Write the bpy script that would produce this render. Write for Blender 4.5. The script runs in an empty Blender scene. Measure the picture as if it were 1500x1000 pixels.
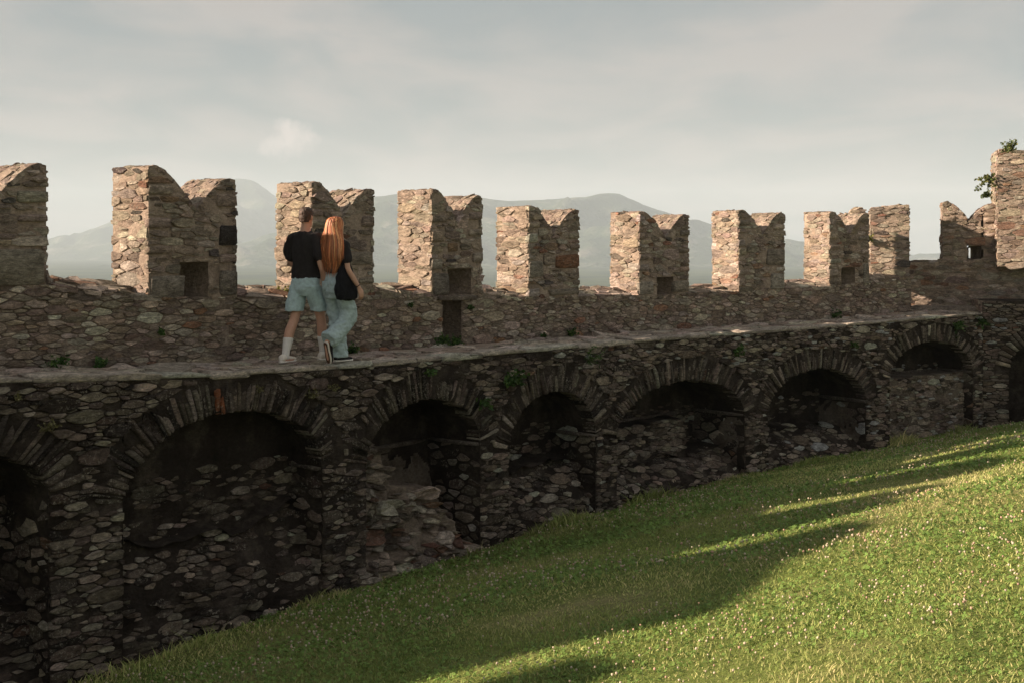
import bpy, bmesh, math, random
import numpy as np
from mathutils import Vector, Matrix, noise as mnoise

SC = bpy.context.scene
COL = SC.collection
rng = np.random.default_rng(7)
random.seed(7)
R = math.radians

# ------------------------------------------------------------------ camera, sky, sun, exposure
F = 1800.0                      # focal length in pixels of the 1500 px wide photograph
CX, HY = 750.0, 360.0           # principal column, horizon row
cam = bpy.data.objects.new('camera', bpy.data.cameras.new('camera'))
COL.objects.link(cam)
cam.location = (0, 0, 0)
cam.rotation_euler = (R(90), 0, 0)
cam.data.sensor_width = 36
cam.data.lens = F / 1500 * 36
cam.data.shift_y = -140 / 1500
cam.data.clip_start = .1
cam.data.clip_end = 40000
SC.camera = cam

SUN_ELEV = 19.5
SUN_H = (-.991, -.130)          # horizontal direction towards the sun
az = math.atan2(SUN_H[0], SUN_H[1])       # clockwise from +Y
sun = bpy.data.objects.new('sun', bpy.data.lights.new('sun', 'SUN'))
COL.objects.link(sun)
sun.data.energy = 4.45
sun.data.angle = R(1.1)
sun.data.color = (1.0, .80, .62)
ce = math.cos(R(SUN_ELEV))
sd = Vector((SUN_H[0] * ce, SUN_H[1] * ce, math.sin(R(SUN_ELEV)))).normalized()
sun.rotation_euler = sd.to_track_quat('Z', 'Y').to_euler()
sun.location = (-30, -10, 30)

world = bpy.data.worlds.new('World')
SC.world = world
world.use_nodes = True
wt = world.node_tree
wt.nodes.clear()


def wn(kind, **kw):
    n = wt.nodes.new(kind)
    for k, v in kw.items():
        setattr(n, k, v)
    return n


def math_node(tree, op, a, b=None, clamp=False):
    n = tree.nodes.new('ShaderNodeMath')
    n.operation = op
    n.use_clamp = clamp
    for i, x in enumerate((a, b)):
        if x is None:
            continue
        if isinstance(x, (int, float)):
            n.inputs[i].default_value = x
        else:
            tree.links.new(x, n.inputs[i])
    return n.outputs[0]


def ramp(tree, fac, stops):
    n = tree.nodes.new('ShaderNodeValToRGB')
    el = n.color_ramp.elements
    while len(el) < len(stops):
        el.new(.5)
    for e, (p, c) in zip(el, stops):
        e.position = p
        e.color = (*c, 1) if isinstance(c, tuple) else (c, c, c, 1)
    tree.links.new(fac, n.inputs[0])
    return n.outputs[0]


def mixc(tree, fac, a, b, blend='MIX'):
    n = tree.nodes.new('ShaderNodeMix')
    n.data_type = 'RGBA'
    n.blend_type = blend
    for sock, x in ((n.inputs['Factor'], fac), (n.inputs[6], a), (n.inputs[7], b)):
        if isinstance(x, (int, float)):
            sock.default_value = x
        elif isinstance(x, tuple):
            sock.default_value = (*x, 1)
        else:
            tree.links.new(x, sock)
    return n.outputs[2]


def build_world():
    sky = wn('ShaderNodeTexSky', sky_type='NISHITA')
    sky.sun_disc = False
    sky.sun_elevation = R(SUN_ELEV)
    sky.sun_rotation = az
    sky.air_density = 1.0
    sky.dust_density = 1.2
    sky.ozone_density = 1.0
    tc = wn('ShaderNodeTexCoord')
    sep = wn('ShaderNodeSeparateXYZ')
    wt.links.new(tc.outputs['Generated'], sep.inputs[0])
    # a thin even veil of high cloud, in a plane far above: direction / (height + c)
    den = math_node(wt, 'ADD', math_node(wt, 'MAXIMUM', sep.outputs[2], 0.0), .10)
    cx = math_node(wt, 'DIVIDE', sep.outputs[0], den)
    cy = math_node(wt, 'DIVIDE', sep.outputs[1], den)
    comb = wn('ShaderNodeCombineXYZ')
    wt.links.new(cx, comb.inputs[0])
    wt.links.new(cy, comb.inputs[1])
    mp = wn('ShaderNodeMapping')
    mp.inputs['Scale'].default_value = (.55, .34, 1)
    mp.inputs['Rotation'].default_value = (0, 0, R(22))
    mp.inputs['Location'].default_value = (1.3, .4, 0)
    wt.links.new(comb.outputs[0], mp.inputs[0])
    nz = wn('ShaderNodeTexNoise')
    nz.inputs['Scale'].default_value = 2.6
    nz.inputs['Detail'].default_value = 7
    nz.inputs['Roughness'].default_value = .56
    nz.inputs['Distortion'].default_value = .5
    wt.links.new(mp.outputs[0], nz.inputs[0])
    veil = ramp(wt, nz.outputs[0], [(.34, .86), (.66, .97)])
    veilc = ramp(wt, nz.outputs[0], [(.40, (1.58, 1.76, 1.80)), (.60, (2.78, 2.56, 2.44))])
    col = mixc(wt, veil, sky.outputs[0], veilc)

    # small lone cloud and the cloud bank lying on the ridge: soft lumps round fixed sky directions
    def lump(px, y, sx, sy, colr, amount, nscale, prev, lo=.25, hi=.75, namp=2.6):
        d = Vector(((px - CX) / F, 1, (HY - y) / F)).normalized()
        vm = wn('ShaderNodeVectorMath', operation='SUBTRACT')
        wt.links.new(tc.outputs['Generated'], vm.inputs[0])
        vm.inputs[1].default_value = d
        s2 = wn('ShaderNodeVectorMath', operation='MULTIPLY')
        wt.links.new(vm.outputs[0], s2.inputs[0])
        s2.inputs[1].default_value = (F / sx, F / sx, F / sy)
        ln = wn('ShaderNodeVectorMath', operation='LENGTH')
        wt.links.new(s2.outputs[0], ln.inputs[0])
        n2 = wn('ShaderNodeTexNoise')
        n2.inputs['Scale'].default_value = nscale
        n2.inputs['Detail'].default_value = 6
        n2.inputs['Roughness'].default_value = .6
        wt.links.new(tc.outputs['Generated'], n2.inputs[0])
        k = math_node(wt, 'SUBTRACT', 1.0, ln.outputs['Value'])
        k = math_node(wt, 'ADD', k, math_node(wt, 'MULTIPLY', math_node(wt, 'SUBTRACT', n2.outputs[0], .5), namp))
        f = ramp(wt, k, [(lo, 0.0), (hi, 1.0)])
        f = math_node(wt, 'MULTIPLY', f, amount)
        return mixc(wt, f, prev, colr)
    col = lump(420, 206, 60, 44, (4.6, 4.0, 3.7), .85, 75, col, .3, .9, 1.9)
    col = lump(700, 270, 240, 34, (3.3, 3.0, 2.8), .6, 30, col, .0, .9)
    bg = wn('ShaderNodeBackground')
    bg.inputs['Strength'].default_value = .053
    wt.links.new(col, bg.inputs[0])
    out = wn('ShaderNodeOutputWorld')
    wt.links.new(bg.outputs[0], out.inputs[0])


build_world()
SC.view_settings.view_transform = 'Standard'
SC.view_settings.look = 'None'
SC.view_settings.exposure = 1.55
SC.view_settings.gamma = 1
SC.view_settings.use_curve_mapping = False
SC.render.engine = 'CYCLES'
SC.cycles.use_denoising = True
SC.cycles.max_bounces = 6
SC.cycles.diffuse_bounces = 3
SC.cycles.volume_bounces = 1
SC.cycles.sample_clamp_indirect = 4


# ------------------------------------------------------------------ materials
def lin(r, g, b):
    f = lambda c: (c / 255) / 12.92 if c / 255 <= .04045 else ((c / 255 + .055) / 1.055) ** 2.4
    return (f(r), f(g), f(b))


def new_mat(name, rough=.9, spec=.25):
    m = bpy.data.materials.new(name)
    m.use_nodes = True
    b = m.node_tree.nodes['Principled BSDF']
    b.inputs['Roughness'].default_value = rough
    b.inputs['Specular IOR Level'].default_value = spec
    return m, m.node_tree, b


def tnoise(t, scale, detail=5, rough=.6, vec=None, out=0):
    n = t.nodes.new('ShaderNodeTexNoise')
    n.inputs['Scale'].default_value = scale
    n.inputs['Detail'].default_value = detail
    n.inputs['Roughness'].default_value = rough
    if vec is not None:
        t.links.new(vec, n.inputs[0])
    return n.outputs[out]


def wpos(t, scale=(1, 1, 1)):
    g = t.nodes.new('ShaderNodeNewGeometry')
    m = t.nodes.new('ShaderNodeMapping')
    m.inputs['Scale'].default_value = scale
    t.links.new(g.outputs['Position'], m.inputs[0])
    return m.outputs[0]


def bump(t, b, height, strength, dist):
    n = t.nodes.new('ShaderNodeBump')
    n.inputs['Strength'].default_value = strength
    n.inputs['Distance'].default_value = dist
    t.links.new(height, n.inputs['Height'])
    t.links.new(n.outputs[0], b.inputs['Normal'])


def mat_stone(name, crust, crust_amt, fleck_amt):
    """weathered rubble stone: own colour from the attribute 'tint', bedding lines, dark crust and pale lichen flecks"""
    m, t, b = new_mat(name, .92, .2)
    a = t.nodes.new('ShaderNodeAttribute')
    a.attribute_name = 'tint'
    p = wpos(t)
    pl = wpos(t, (1, 1, 3.2))
    n1 = tnoise(t, 9, 6, .65, pl)
    c = mixc(t, 1.0, a.outputs[0], ramp(t, n1, [(.27, .42), (.5, .95), (.75, 1.75)]), 'MULTIPLY')
    c = mixc(t, 1.0, c, ramp(t, tnoise(t, 27, 6, .8, pl), [(.32, .45), (.5, 1.0), (.68, 1.6)]), 'MULTIPLY')
    n2 = tnoise(t, 3.1, 6, .7, p)
    c = mixc(t, ramp(t, n2, [(.44, 0.0), (.66, crust_amt)]), c, crust)
    n3 = tnoise(t, 30, 6, .8, p)
    n4 = tnoise(t, 1.7, 3, .5, p)
    f = math_node(t, 'MULTIPLY', ramp(t, n3, [(.54, 0.0), (.60, 1.0)]), ramp(t, n4, [(.40, 0.0), (.58, fleck_amt)]))
    c = mixc(t, f, c, (.42, .37, .30))
    t.links.new(c, b.inputs['Base Color'])
    h = math_node(t, 'ADD', math_node(t, 'MULTIPLY', n1, 1.2), math_node(t, 'MULTIPLY', tnoise(t, 34, 6, .75, pl), .8))
    bump(t, b, h, 1.0, .045)
    return m


def mat_mortar(name, c0, c1, c2, bsc=.03):
    m, t, b = new_mat(name, .95, .15)
    p = wpos(t)
    n1 = tnoise(t, 2.3, 6, .7, p)
    n2 = tnoise(t, 17, 6, .7, wpos(t, (1, 1, 1.8)))
    c = ramp(t, n1, [(.3, c0), (.5, c1), (.72, c2)])
    c = mixc(t, 1.0, c, ramp(t, n2, [(.25, .5), (.5, .95), (.75, 1.45)]), 'MULTIPLY')
    t.links.new(c, b.inputs['Base Color'])
    bump(t, b, math_node(t, 'ADD', n2, math_node(t, 'MULTIPLY', tnoise(t, 60, 4, .7, p), .5)), 1.0, bsc)
    return m


M = {}
M['stone_upper'] = mat_stone('weathered_stone', (.085, .065, .05), .5, .7)
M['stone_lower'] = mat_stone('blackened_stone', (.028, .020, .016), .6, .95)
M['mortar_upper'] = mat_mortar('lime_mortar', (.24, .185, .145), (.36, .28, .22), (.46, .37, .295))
M['mortar_lower'] = mat_mortar('damp_and_shade_mortar', (.022, .016, .013), (.046, .035, .028), (.13, .104, .084), .05)
M['mortar_parapet'] = mat_mortar('dark_mortar', (.12, .092, .073), (.25, .196, .153), (.38, .31, .25), .045)
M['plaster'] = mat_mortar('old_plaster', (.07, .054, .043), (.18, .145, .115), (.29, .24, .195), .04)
M['slab'] = mat_stone('walkway_slab_stone', (.18, .145, .12), .35, .6)


def mat_simple(name, col, rough=.85, spec=.3, nscale=0, amt=.3, bsc=0, bdist=.004, stretch=(1, 1, 1), sheen=0):
    m, t, b = new_mat(name, rough, spec)
    if nscale:
        tc = t.nodes.new('ShaderNodeTexCoord')
        mp = t.nodes.new('ShaderNodeMapping')
        mp.inputs['Scale'].default_value = stretch
        t.links.new(tc.outputs['Object'], mp.inputs[0])
        n = tnoise(t, nscale, 5, .6, mp.outputs[0])
        c = mixc(t, 1.0, col, ramp(t, n, [(.25, 1 - amt), (.75, 1 + amt)]), 'MULTIPLY')
        t.links.new(c, b.inputs['Base Color'])
        if bsc:
            bump(t, b, n, bsc, bdist)
    else:
        b.inputs['Base Color'].default_value = (*col, 1)
    if sheen:
        b.inputs['Sheen Weight'].default_value = sheen
    return m


M['skin'] = mat_simple('skin', (.54, .31, .22), .6, .35, 14, .12)
M['black_cloth'] = mat_simple('black_cotton', (.024, .021, .021), .9, .2, 22, .3, .4, .006)
M['bag_cloth'] = mat_simple('black_canvas', (.008, .008, .010), .92, .2, 30, .3, .3, .004)
M['shorts_cloth'] = mat_simple('pale_blue_denim', (.42, .545, .57), .9, .2, 26, .22, .5, .006)
M['jeans_cloth'] = mat_simple('washed_denim', (.38, .475, .49), .9, .2, 18, .32, .5, .006)
M['white_knit'] = mat_simple('white_knit', (.72, .70, .67), .95, .1, 90, .12, .5, .003, (1, 1, .2))
M['white_leather'] = mat_simple('white_leather', (.78, .72, .64), .6, .4, 25, .12)
M['sole_white'] = mat_simple('white_rubber', (.76, .72, .66), .7, .3, 30, .12)
M['black_canvas'] = mat_simple('black_shoe_canvas', (.016, .014, .016), .85, .3, 40, .3)
M['sole_brown'] = mat_simple('brown_rubber', (.10, .055, .035), .85, .2, 60, .35, .5, .003)
M['brown_hair'] = mat_simple('brown_hair', (.062, .036, .024), .6, .4, 70, .6, .9, .010, (1, 1, .3))
M['thread'] = mat_simple('dark_thread', (.02, .015, .012), .8)
M['eye'] = mat_simple('eye', (.6, .58, .55), .3, .5)
M['silver'] = mat_simple('button_metal', (.4, .4, .4), .4, .5)


def mat_hair():
    m, t, b = new_mat('copper_hair', .48, .45)
    a = t.nodes.new('ShaderNodeAttribute')
    a.attribute_name = 'tint'
    tc = t.nodes.new('ShaderNodeTexCoord')
    mp = t.nodes.new('ShaderNodeMapping')
    mp.inputs['Scale'].default_value = (1, 1, .05)
    t.links.new(tc.outputs['Object'], mp.inputs[0])
    n = tnoise(t, 120, 4, .6, mp.outputs[0])
    t.links.new(mixc(t, 1.0, a.outputs[0], ramp(t, n, [(.25, .6), (.75, 1.35)]), 'MULTIPLY'), b.inputs['Base Color'])
    bump(t, b, n, .5, .004)
    return m


M['copper_hair'] = mat_hair()


def mat_leaf(name, rough=.6, trans=.25):
    m, t, b = new_mat(name, rough, .25)
    a = t.nodes.new('ShaderNodeAttribute')
    a.attribute_name = 'tint'
    tr = t.nodes.new('ShaderNodeBsdfTranslucent')
    mx = t.nodes.new('ShaderNodeMixShader')
    mx.inputs[0].default_value = trans
    t.links.new(a.outputs[0], b.inputs['Base Color'])
    t.links.new(a.outputs[0], tr.inputs[0])
    t.links.new(b.outputs[0], mx.inputs[1])
    t.links.new(tr.outputs[0], mx.inputs[2])
    t.links.new(mx.outputs[0], t.nodes['Material Output'].inputs[0])
    return m


M['leaf'] = mat_leaf('leaf')
M['grass'] = mat_leaf('grass_blade', .65, .3)
M['petal'] = mat_leaf('clover_petal', .8, .2)


def mat_ground():
    m, t, b = new_mat('turf', .95, .1)
    p = wpos(t)
    n1 = tnoise(t, .6, 5, .6, p)
    n2 = tnoise(t, 14, 6, .7, p)
    c = ramp(t, n1, [(.3, (.08, .115, .026)), (.5, (.145, .175, .046)), (.7, (.25, .22, .105))])
    c = mixc(t, 1.0, c, ramp(t, n2, [(.25, .5), (.75, 1.5)]), 'MULTIPLY')
    # far valley: woods and meadows
    n3 = tnoise(t, .004, 5, .6, p)
    far = ramp(t, n3, [(.42, (.018, .032, .014)), (.58, (.05, .07, .025))])
    g = t.nodes.new('ShaderNodeNewGeometry')
    vl = t.nodes.new('ShaderNodeVectorMath')
    vl.operation = 'LENGTH'
    t.links.new(g.outputs['Position'], vl.inputs[0])
    f = t.nodes.new('ShaderNodeMapRange')
    f.inputs[1].default_value = 60
    f.inputs[2].default_value = 200
    t.links.new(vl.outputs['Value'], f.inputs[0])
    t.links.new(mixc(t, f.outputs[0], c, far), b.inputs['Base Color'])
    bump(t, b, n2, .8, .03)
    return m


M['ground'] = mat_ground()


def mat_mountain():
    m, t, b = new_mat('wooded_mountain', .95, .1)
    p = wpos(t)
    n = tnoise(t, .006, 7, .65, p)
    c = ramp(t, n, [(.38, (.012, .024, .012)), (.52, (.036, .055, .024)), (.66, (.17, .16, .13))])
    t.links.new(c, b.inputs['Base Color'])
    bump(t, b, n, 1.0, 60)
    return m


M['mountain'] = mat_mountain()

# ------------------------------------------------------------------ object helpers
PW = {}                                             # world position of every object built here


def link(o, parent, origin):
    COL.objects.link(o)
    pw = PW[parent.name] if parent else Vector((0, 0, 0))
    if parent:
        o.parent = parent
    o.location = Vector(origin) - pw
    PW[o.name] = Vector(origin)


def empty(name, origin, parent=None, label=None, cat=None, group=None):
    o = bpy.data.objects.new(name, None)
    o.empty_display_size = .2
    link(o, parent, origin)
    tag(o, label, cat, group)
    return o


def tag(o, label=None, cat=None, group=None, kind=None):
    for k, v in (('label', label), ('category', cat), ('group', group), ('kind', kind)):
        if v:
            o[k] = v
    return o


def make(name, V, faces, mat, parent=None, tint=None, smooth=True, origin=None):
    """one mesh object from world coordinates"""
    V = np.asarray(V, dtype=np.float64).reshape(-1, 3)
    if origin is None:
        origin = V.mean(0)
    me = bpy.data.meshes.new(name)
    me.from_pydata((V - np.asarray(origin)).tolist(), [], faces)
    if tint is not None:
        tint = np.asarray(tint, dtype=np.float32)
        if tint.ndim == 1:
            tint = np.tile(tint, (len(V), 1))
        c = np.ones((len(V), 4), np.float32)
        c[:, :3] = tint
        at = me.color_attributes.new('tint', 'FLOAT_COLOR', 'POINT')
        at.data.foreach_set('color', c.ravel())
    if smooth:
        me.polygons.foreach_set('use_smooth', np.ones(len(me.polygons), bool))
    me.materials.append(mat)
    o = bpy.data.objects.new(name, me)
    link(o, parent, origin)
    return o


def make_tris(name, V, tri, mat, tint, parent=None):
    """big triangle soup, fast"""
    me = bpy.data.meshes.new(name)
    n, k = len(V), len(tri)
    me.vertices.add(n)
    me.vertices.foreach_set('co', np.asarray(V, np.float32).ravel())
    me.loops.add(k * 3)
    me.loops.foreach_set('vertex_index', np.asarray(tri, np.int32).ravel())
    me.polygons.add(k)
    me.polygons.foreach_set('loop_start', np.arange(0, 3 * k, 3, dtype=np.int32))
    me.polygons.foreach_set('loop_total', np.full(k, 3, np.int32))
    me.update(calc_edges=True)
    c = np.ones((n, 4), np.float32)
    c[:, :3] = tint
    at = me.color_attributes.new('tint', 'FLOAT_COLOR', 'POINT')
    at.data.foreach_set('color', c.ravel())
    me.materials.append(mat)
    o = bpy.data.objects.new(name, me)
    link(o, parent, (0, 0, 0))
    return o


class Soup:
    def __init__(self):
        self.V, self.Fc, self.T, self.n = [], [], [], 0

    def add(self, V, faces, tint=None):
        V = np.asarray(V, float).reshape(-1, 3)
        self.V.append(V)
        self.Fc += [tuple(i + self.n for i in f) for f in faces]
        self.T.append(np.tile(np.asarray(tint if tint is not None else (.2, .2, .2), float), (len(V), 1))
                      if tint is None or np.ndim(tint) == 1 else np.asarray(tint))
        self.n += len(V)

    def build(self, name, mat, parent=None, smooth=True, origin=None):
        return make(name, np.concatenate(self.V), self.Fc, mat, parent, np.concatenate(self.T), smooth, origin)


def fbm(x, y, z, sc, seed=0.0, octv=3):
    """vectorised-enough noise for core surfaces"""
    out = np.empty(len(x))
    for i in range(len(x)):
        out[i] = mnoise.fractal(Vector((x[i] * sc + seed, y[i] * sc, z[i] * sc)), 1.0, 2.0, octv, noise_basis='PERLIN_ORIGINAL')
    return out


# ------------------------------------------------------------------ the line the wall follows
class Curve:
    def __init__(self, th, org, s0=-20, s1=27, ds=.01):
        self.S = np.arange(s0, s1, ds)
        self.T = np.radians(np.interp(self.S, [k for k, _ in th], [v for _, v in th]))
        i0 = int(np.argmin(abs(self.S)))
        x = np.concatenate([[0], np.cumsum(np.cos(self.T[:-1]) * ds)])
        y = np.concatenate([[0], np.cumsum(np.sin(self.T[:-1]) * ds)])
        self.x = x + org[0] - x[i0]
        self.y = y + org[1] - y[i0]

    def at(self, s):
        return np.interp(s, self.S, self.x), np.interp(s, self.S, self.y), np.interp(s, self.S, self.T)

    def map(self, s, w, z):
        s = np.asarray(s, float)
        x, y, t = self.at(s)
        return np.stack([x + np.sin(t) * w, y - np.cos(t) * w, np.broadcast_to(z, s.shape) * 1.0], -1)

    def find(self, px, w=0.0):
        X = self.x + np.sin(self.T) * w
        Y = self.y - np.cos(self.T) * w
        p = np.where(Y > 2, CX + F * X / np.maximum(Y, 1e-3), 1e9)
        i = int(np.argmin(abs(p - px)))
        return float(self.S[i]), float(Y[i])


C1 = Curve([(-20, 53), (3, 53), (8, 49), (14, 38), (18, 34), (27, 34)], (-4.1, 13.8))
W = 1.30                                            # walkway edge / arcade face, in front of the parapet face
TH = .66                                            # thickness of the parapet and merlons


def zwalk(s):
    return np.interp(s, [-20, -8, -2.53, 0, 2, 7, 12.2, 15.7, 19, 27], [-1.0, -1.05, -1.18, -1.335, -1.395, -1.465, -1.505, -1.475, -1.41, -1.38])


def zpar(s):
    return np.interp(s, [-20, -1.3, 0, 2.5, 4.9, 7.1, 10, 12.9, 15.7, 18.2, 27], [-.38, -.40, -.57, -.67, -.68, -.81, -.87, -.88, -.83, -.66, -.6])


def zground(s):
    return np.interp(s, [-20, -6, -2.5, 0, 12, 15.7, 19, 27], [-4.5, -4.4, -4.22, -4.10, -4.05, -3.98, -3.86, -3.6])


_fs = C1.S[::12]
_fp = C1.map(_fs, W, 0.0)[:, :2]


def lawn_z(x, y):
    """height of the lawn: rises away from the foot of the wall towards the camera"""
    x, y = np.asarray(x, float).ravel(), np.asarray(y, float).ravel()
    z = np.empty(len(x))
    for a in range(0, len(x), 4000):
        P = np.stack([x[a:a + 4000], y[a:a + 4000]], -1)
        d2 = ((P[:, None, :] - _fp[None]) ** 2).sum(-1)
        i = d2.argmin(1)
        t = np.interp(_fs[i], C1.S, C1.T)
        v = P - _fp[i]
        d = np.sqrt(d2[np.arange(len(P)), i]) * np.sign(v[:, 0] * np.sin(t) - v[:, 1] * np.cos(t))
        dd = np.clip(d, -2.5, None)
        up = np.where(dd < 0, 0.02 * dd, .235 * dd)
        up = np.where(dd > 9, .235 * 9 + .235 * 5 * (1 - np.exp(-(dd - 9) / 5)), up)
        g = zground(_fs[i]) + up
        bumps = .035 * np.sin(P[:, 0] * 1.3 + 1.7 * np.sin(P[:, 1] * .6)) * np.sin(P[:, 1] * 1.1 + .5) * np.clip(dd, 0, 1)
        g = g + bumps
        # castle hill falls to the valley outside the wall and far behind the camera
        out = np.clip((-d - 2.0) / 160, 0, 1)
        r = np.hypot(P[:, 0] - 2, P[:, 1] - 8)
        far = np.clip((r - 35) / 220, 0, 1)
        k = np.maximum(out, far)
        k = k * k * (3 - 2 * k)
        z[a:a + 4000] = g * (1 - k) + -80 * k
    return z


_gx, _gy = np.arange(-21, 26.01, .2), np.arange(-7, 35.01, .2)


def build_lookup():
    X, Y = np.meshgrid(_gx, _gy, indexing='ij')
    return lawn_z(X.ravel(), Y.ravel()).reshape(X.shape)


_GZ = build_lookup()


def lawn_fast(x, y):
    fx, fy = (np.asarray(x) - _gx[0]) / .2, (np.asarray(y) - _gy[0]) / .2
    i, j = np.clip(fx.astype(int), 0, len(_gx) - 2), np.clip(fy.astype(int), 0, len(_gy) - 2)
    u, v = fx - i, fy - j
    return (_GZ[i, j] * (1 - u) * (1 - v) + _GZ[i + 1, j] * u * (1 - v) + _GZ[i, j + 1] * (1 - u) * v + _GZ[i + 1, j + 1] * u * v)


# ------------------------------------------------------------------ masonry
def halfplane_clip(poly, a, b, c):
    """keep a*x+b*y <= c"""
    out = []
    n = len(poly)
    for i in range(n):
        p, q = poly[i], poly[(i + 1) % n]
        dp, dq = a * p[0] + b * p[1] - c, a * q[0] + b * q[1] - c
        if dp <= 0:
            out.append(p)
        if (dp < 0 < dq) or (dq < 0 < dp):
            k = dp / (dp - dq)
            out.append((p[0] + (q[0] - p[0]) * k, p[1] + (q[1] - p[1]) * k))
    return out


def rubble_cells(u0, u1, v0, v1, rs, stretch, joint, r_, course=.06, tries=700):
    """power diagram of variable discs in a space squeezed along u: irregular, roughly coursed rubble. Returns [(site, polygon)]"""
    m = rs[0] * 2
    U0, U1 = u0 / stretch - m, u1 / stretch + m
    V0, V1 = v0 - m, v1 + m
    area = (U1 - U0) * (V1 - V0)
    cap = int(area / (min(rs) ** 2)) + 50
    buf = np.empty((cap, 3))
    m_ = 0
    for lv, r in enumerate(rs):
        nt = int(area / (r * r) * (.05, .16, .6, 2.2, 3.4)[min(lv, 4)]) + 4
        xs, ys = r_.uniform(U0, U1, nt), r_.uniform(V0, V1, nt)
        if course:
            ys = np.round(ys / course) * course + r_.normal(0, .010, nt)
        rrs = r * r_.uniform(.88, 1.15, nt)
        for x, y, rr in zip(xs.tolist(), ys.tolist(), rrs.tolist()):
            q = buf[:m_]
            dx, dy, sr = q[:, 0] - x, q[:, 1] - y, (q[:, 2] + rr) * .86
            if m_ and (dx * dx + dy * dy < sr * sr).any():
                continue
            if m_ < cap:
                buf[m_] = (x, y, rr)
                m_ += 1
    pts = buf[:m_]
    cells = []
    for i in range(len(pts)):
        xi, yi, ri = pts[i]
        if not (u0 / stretch - .02 <= xi <= u1 / stretch + .02 and v0 - .02 <= yi <= v1 + .02):
            continue
        d = np.hypot(pts[:, 0] - xi, pts[:, 1] - yi)
        js = np.argpartition(d, min(18, len(d) - 1))[:19]
        js = js[np.argsort(d[js])][1:]
        R0 = ri * 3
        poly = [((xi - R0) * stretch, yi - R0), ((xi + R0) * stretch, yi - R0), ((xi + R0) * stretch, yi + R0), ((xi - R0) * stretch, yi + R0)]
        for j in js:
            xj, yj, rj = pts[j]
            a, b = 2 * (xj - xi), 2 * (yj - yi)
            c = xj * xj + yj * yj - rj * rj - (xi * xi + yi * yi - ri * ri)
            a /= stretch
            nn = math.hypot(a, b)
            poly = halfplane_clip(poly, a, b, c - joint * .5 * nn * r_.uniform(.5, 1.6))
            if len(poly) < 3:
                break
        if len(poly) >= 3:
            cells.append(((xi * stretch, yi), poly))
    return cells


def poly_area(p):
    return .5 * sum(p[i][0] * p[(i + 1) % len(p)][1] - p[(i + 1) % len(p)][0] * p[i][1] for i in range(len(p)))


def soften(poly, r_, cut=.13):
    """knock the corners off a stone outline"""
    q = []
    for p in poly:                                   # merge near-duplicate corners
        if not q or math.hypot(p[0] - q[-1][0], p[1] - q[-1][1]) > .012:
            q.append(p)
    if len(q) > 3 and math.hypot(q[0][0] - q[-1][0], q[0][1] - q[-1][1]) < .012:
        q.pop()
    if len(q) < 3:
        return None
    n = len(q)
    out = []
    for i in range(n):
        a, b = q[i], q[(i + 1) % n]
        k1, k2 = r_.uniform(.6, 1.3) * cut, r_.uniform(.6, 1.3) * cut
        out.append((a[0] + (b[0] - a[0]) * k1, a[1] + (b[1] - a[1]) * k1))
        out.append((b[0] + (a[0] - b[0]) * k2, b[1] + (a[1] - b[1]) * k2))
    return out


def stone_solid(poly, h, r_, root=.05, tilt=.16, rough=.12):
    """outline -> rounded block standing proud of the bed by about h; coordinates (u, v, height)"""
    P = np.array(poly)
    c = P.mean(0)
    n = len(P)
    D = P - c
    ext = np.abs(D).max(0) + 1e-4
    P = c + D * r_.uniform(.89, 1.05, (n, 1))
    t = r_.normal(0, tilt, 2) * np.array([.5, 1])
    k2 = r_.uniform(.84, .94)
    ring2 = c + D * k2 + r_.normal(0, .03, (n, 2)) * ext * .6
    h2 = h * r_.uniform(1 - rough, 1 + rough, n) + (ring2 - c) @ t
    h1 = np.maximum(h * r_.uniform(.45, .75, n) + (P - c) @ t, 0.0)
    V = np.vstack([np.c_[P, np.full(n, -root)], np.c_[P, h1], np.c_[ring2, h2], [[c[0] + r_.normal(0, .2) * ext[0], c[1] + r_.normal(0, .2) * ext[1], h * r_.uniform(.9, 1.15)]]])
    fs = []
    for i in range(n):
        j = (i + 1) % n
        fs.append((i, j, n + j, n + i))
        fs.append((n + i, n + j, 2 * n + j, 2 * n + i))
        fs.append((2 * n + i, 2 * n + j, 3 * n))
    return V, fs


def px_size(P):
    P = np.asarray(P)
    Y = np.maximum(P[:, 1], .5)
    px, py = P[:, 0] / Y * F, P[:, 2] / Y * F
    inside = (px.max() > -790) and (px.min() < 790) and P[:, 1].min() > 1
    return (px.max() - px.min()), (py.max() - py.min()), inside


def pick(palette, r_):
    w = np.array([p[0] for p in palette], float)
    c = np.array(palette[int(r_.choice(len(palette), p=w / w.sum()))][1])
    return np.clip(c * r_.uniform(.78, 1.25) * r_.uniform(.94, 1.06, 3), .005, .8)


PAL_UP = [(44, (.40, .318, .25)), (26, (.48, .40, .32)), (18, (.29, .23, .18)), (4, (.38, .25, .17)), (8, (.52, .45, .37)), (3, (.12, .10, .09)), (2.5, (.27, .14, .095))]
PAL_PAR = [(40, (.40, .315, .245)), (24, (.50, .41, .325)), (22, (.26, .20, .158)), (3, (.36, .20, .12)), (12, (.56, .485, .39))]
PAL_LOW = [(36, (.125, .096, .075)), (28, (.20, .157, .123)), (20, (.31, .252, .197)), (12, (.44, .37, .295)), (1.2, (.15, .085, .055)), (12, (.040, .031, .026))]


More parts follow.
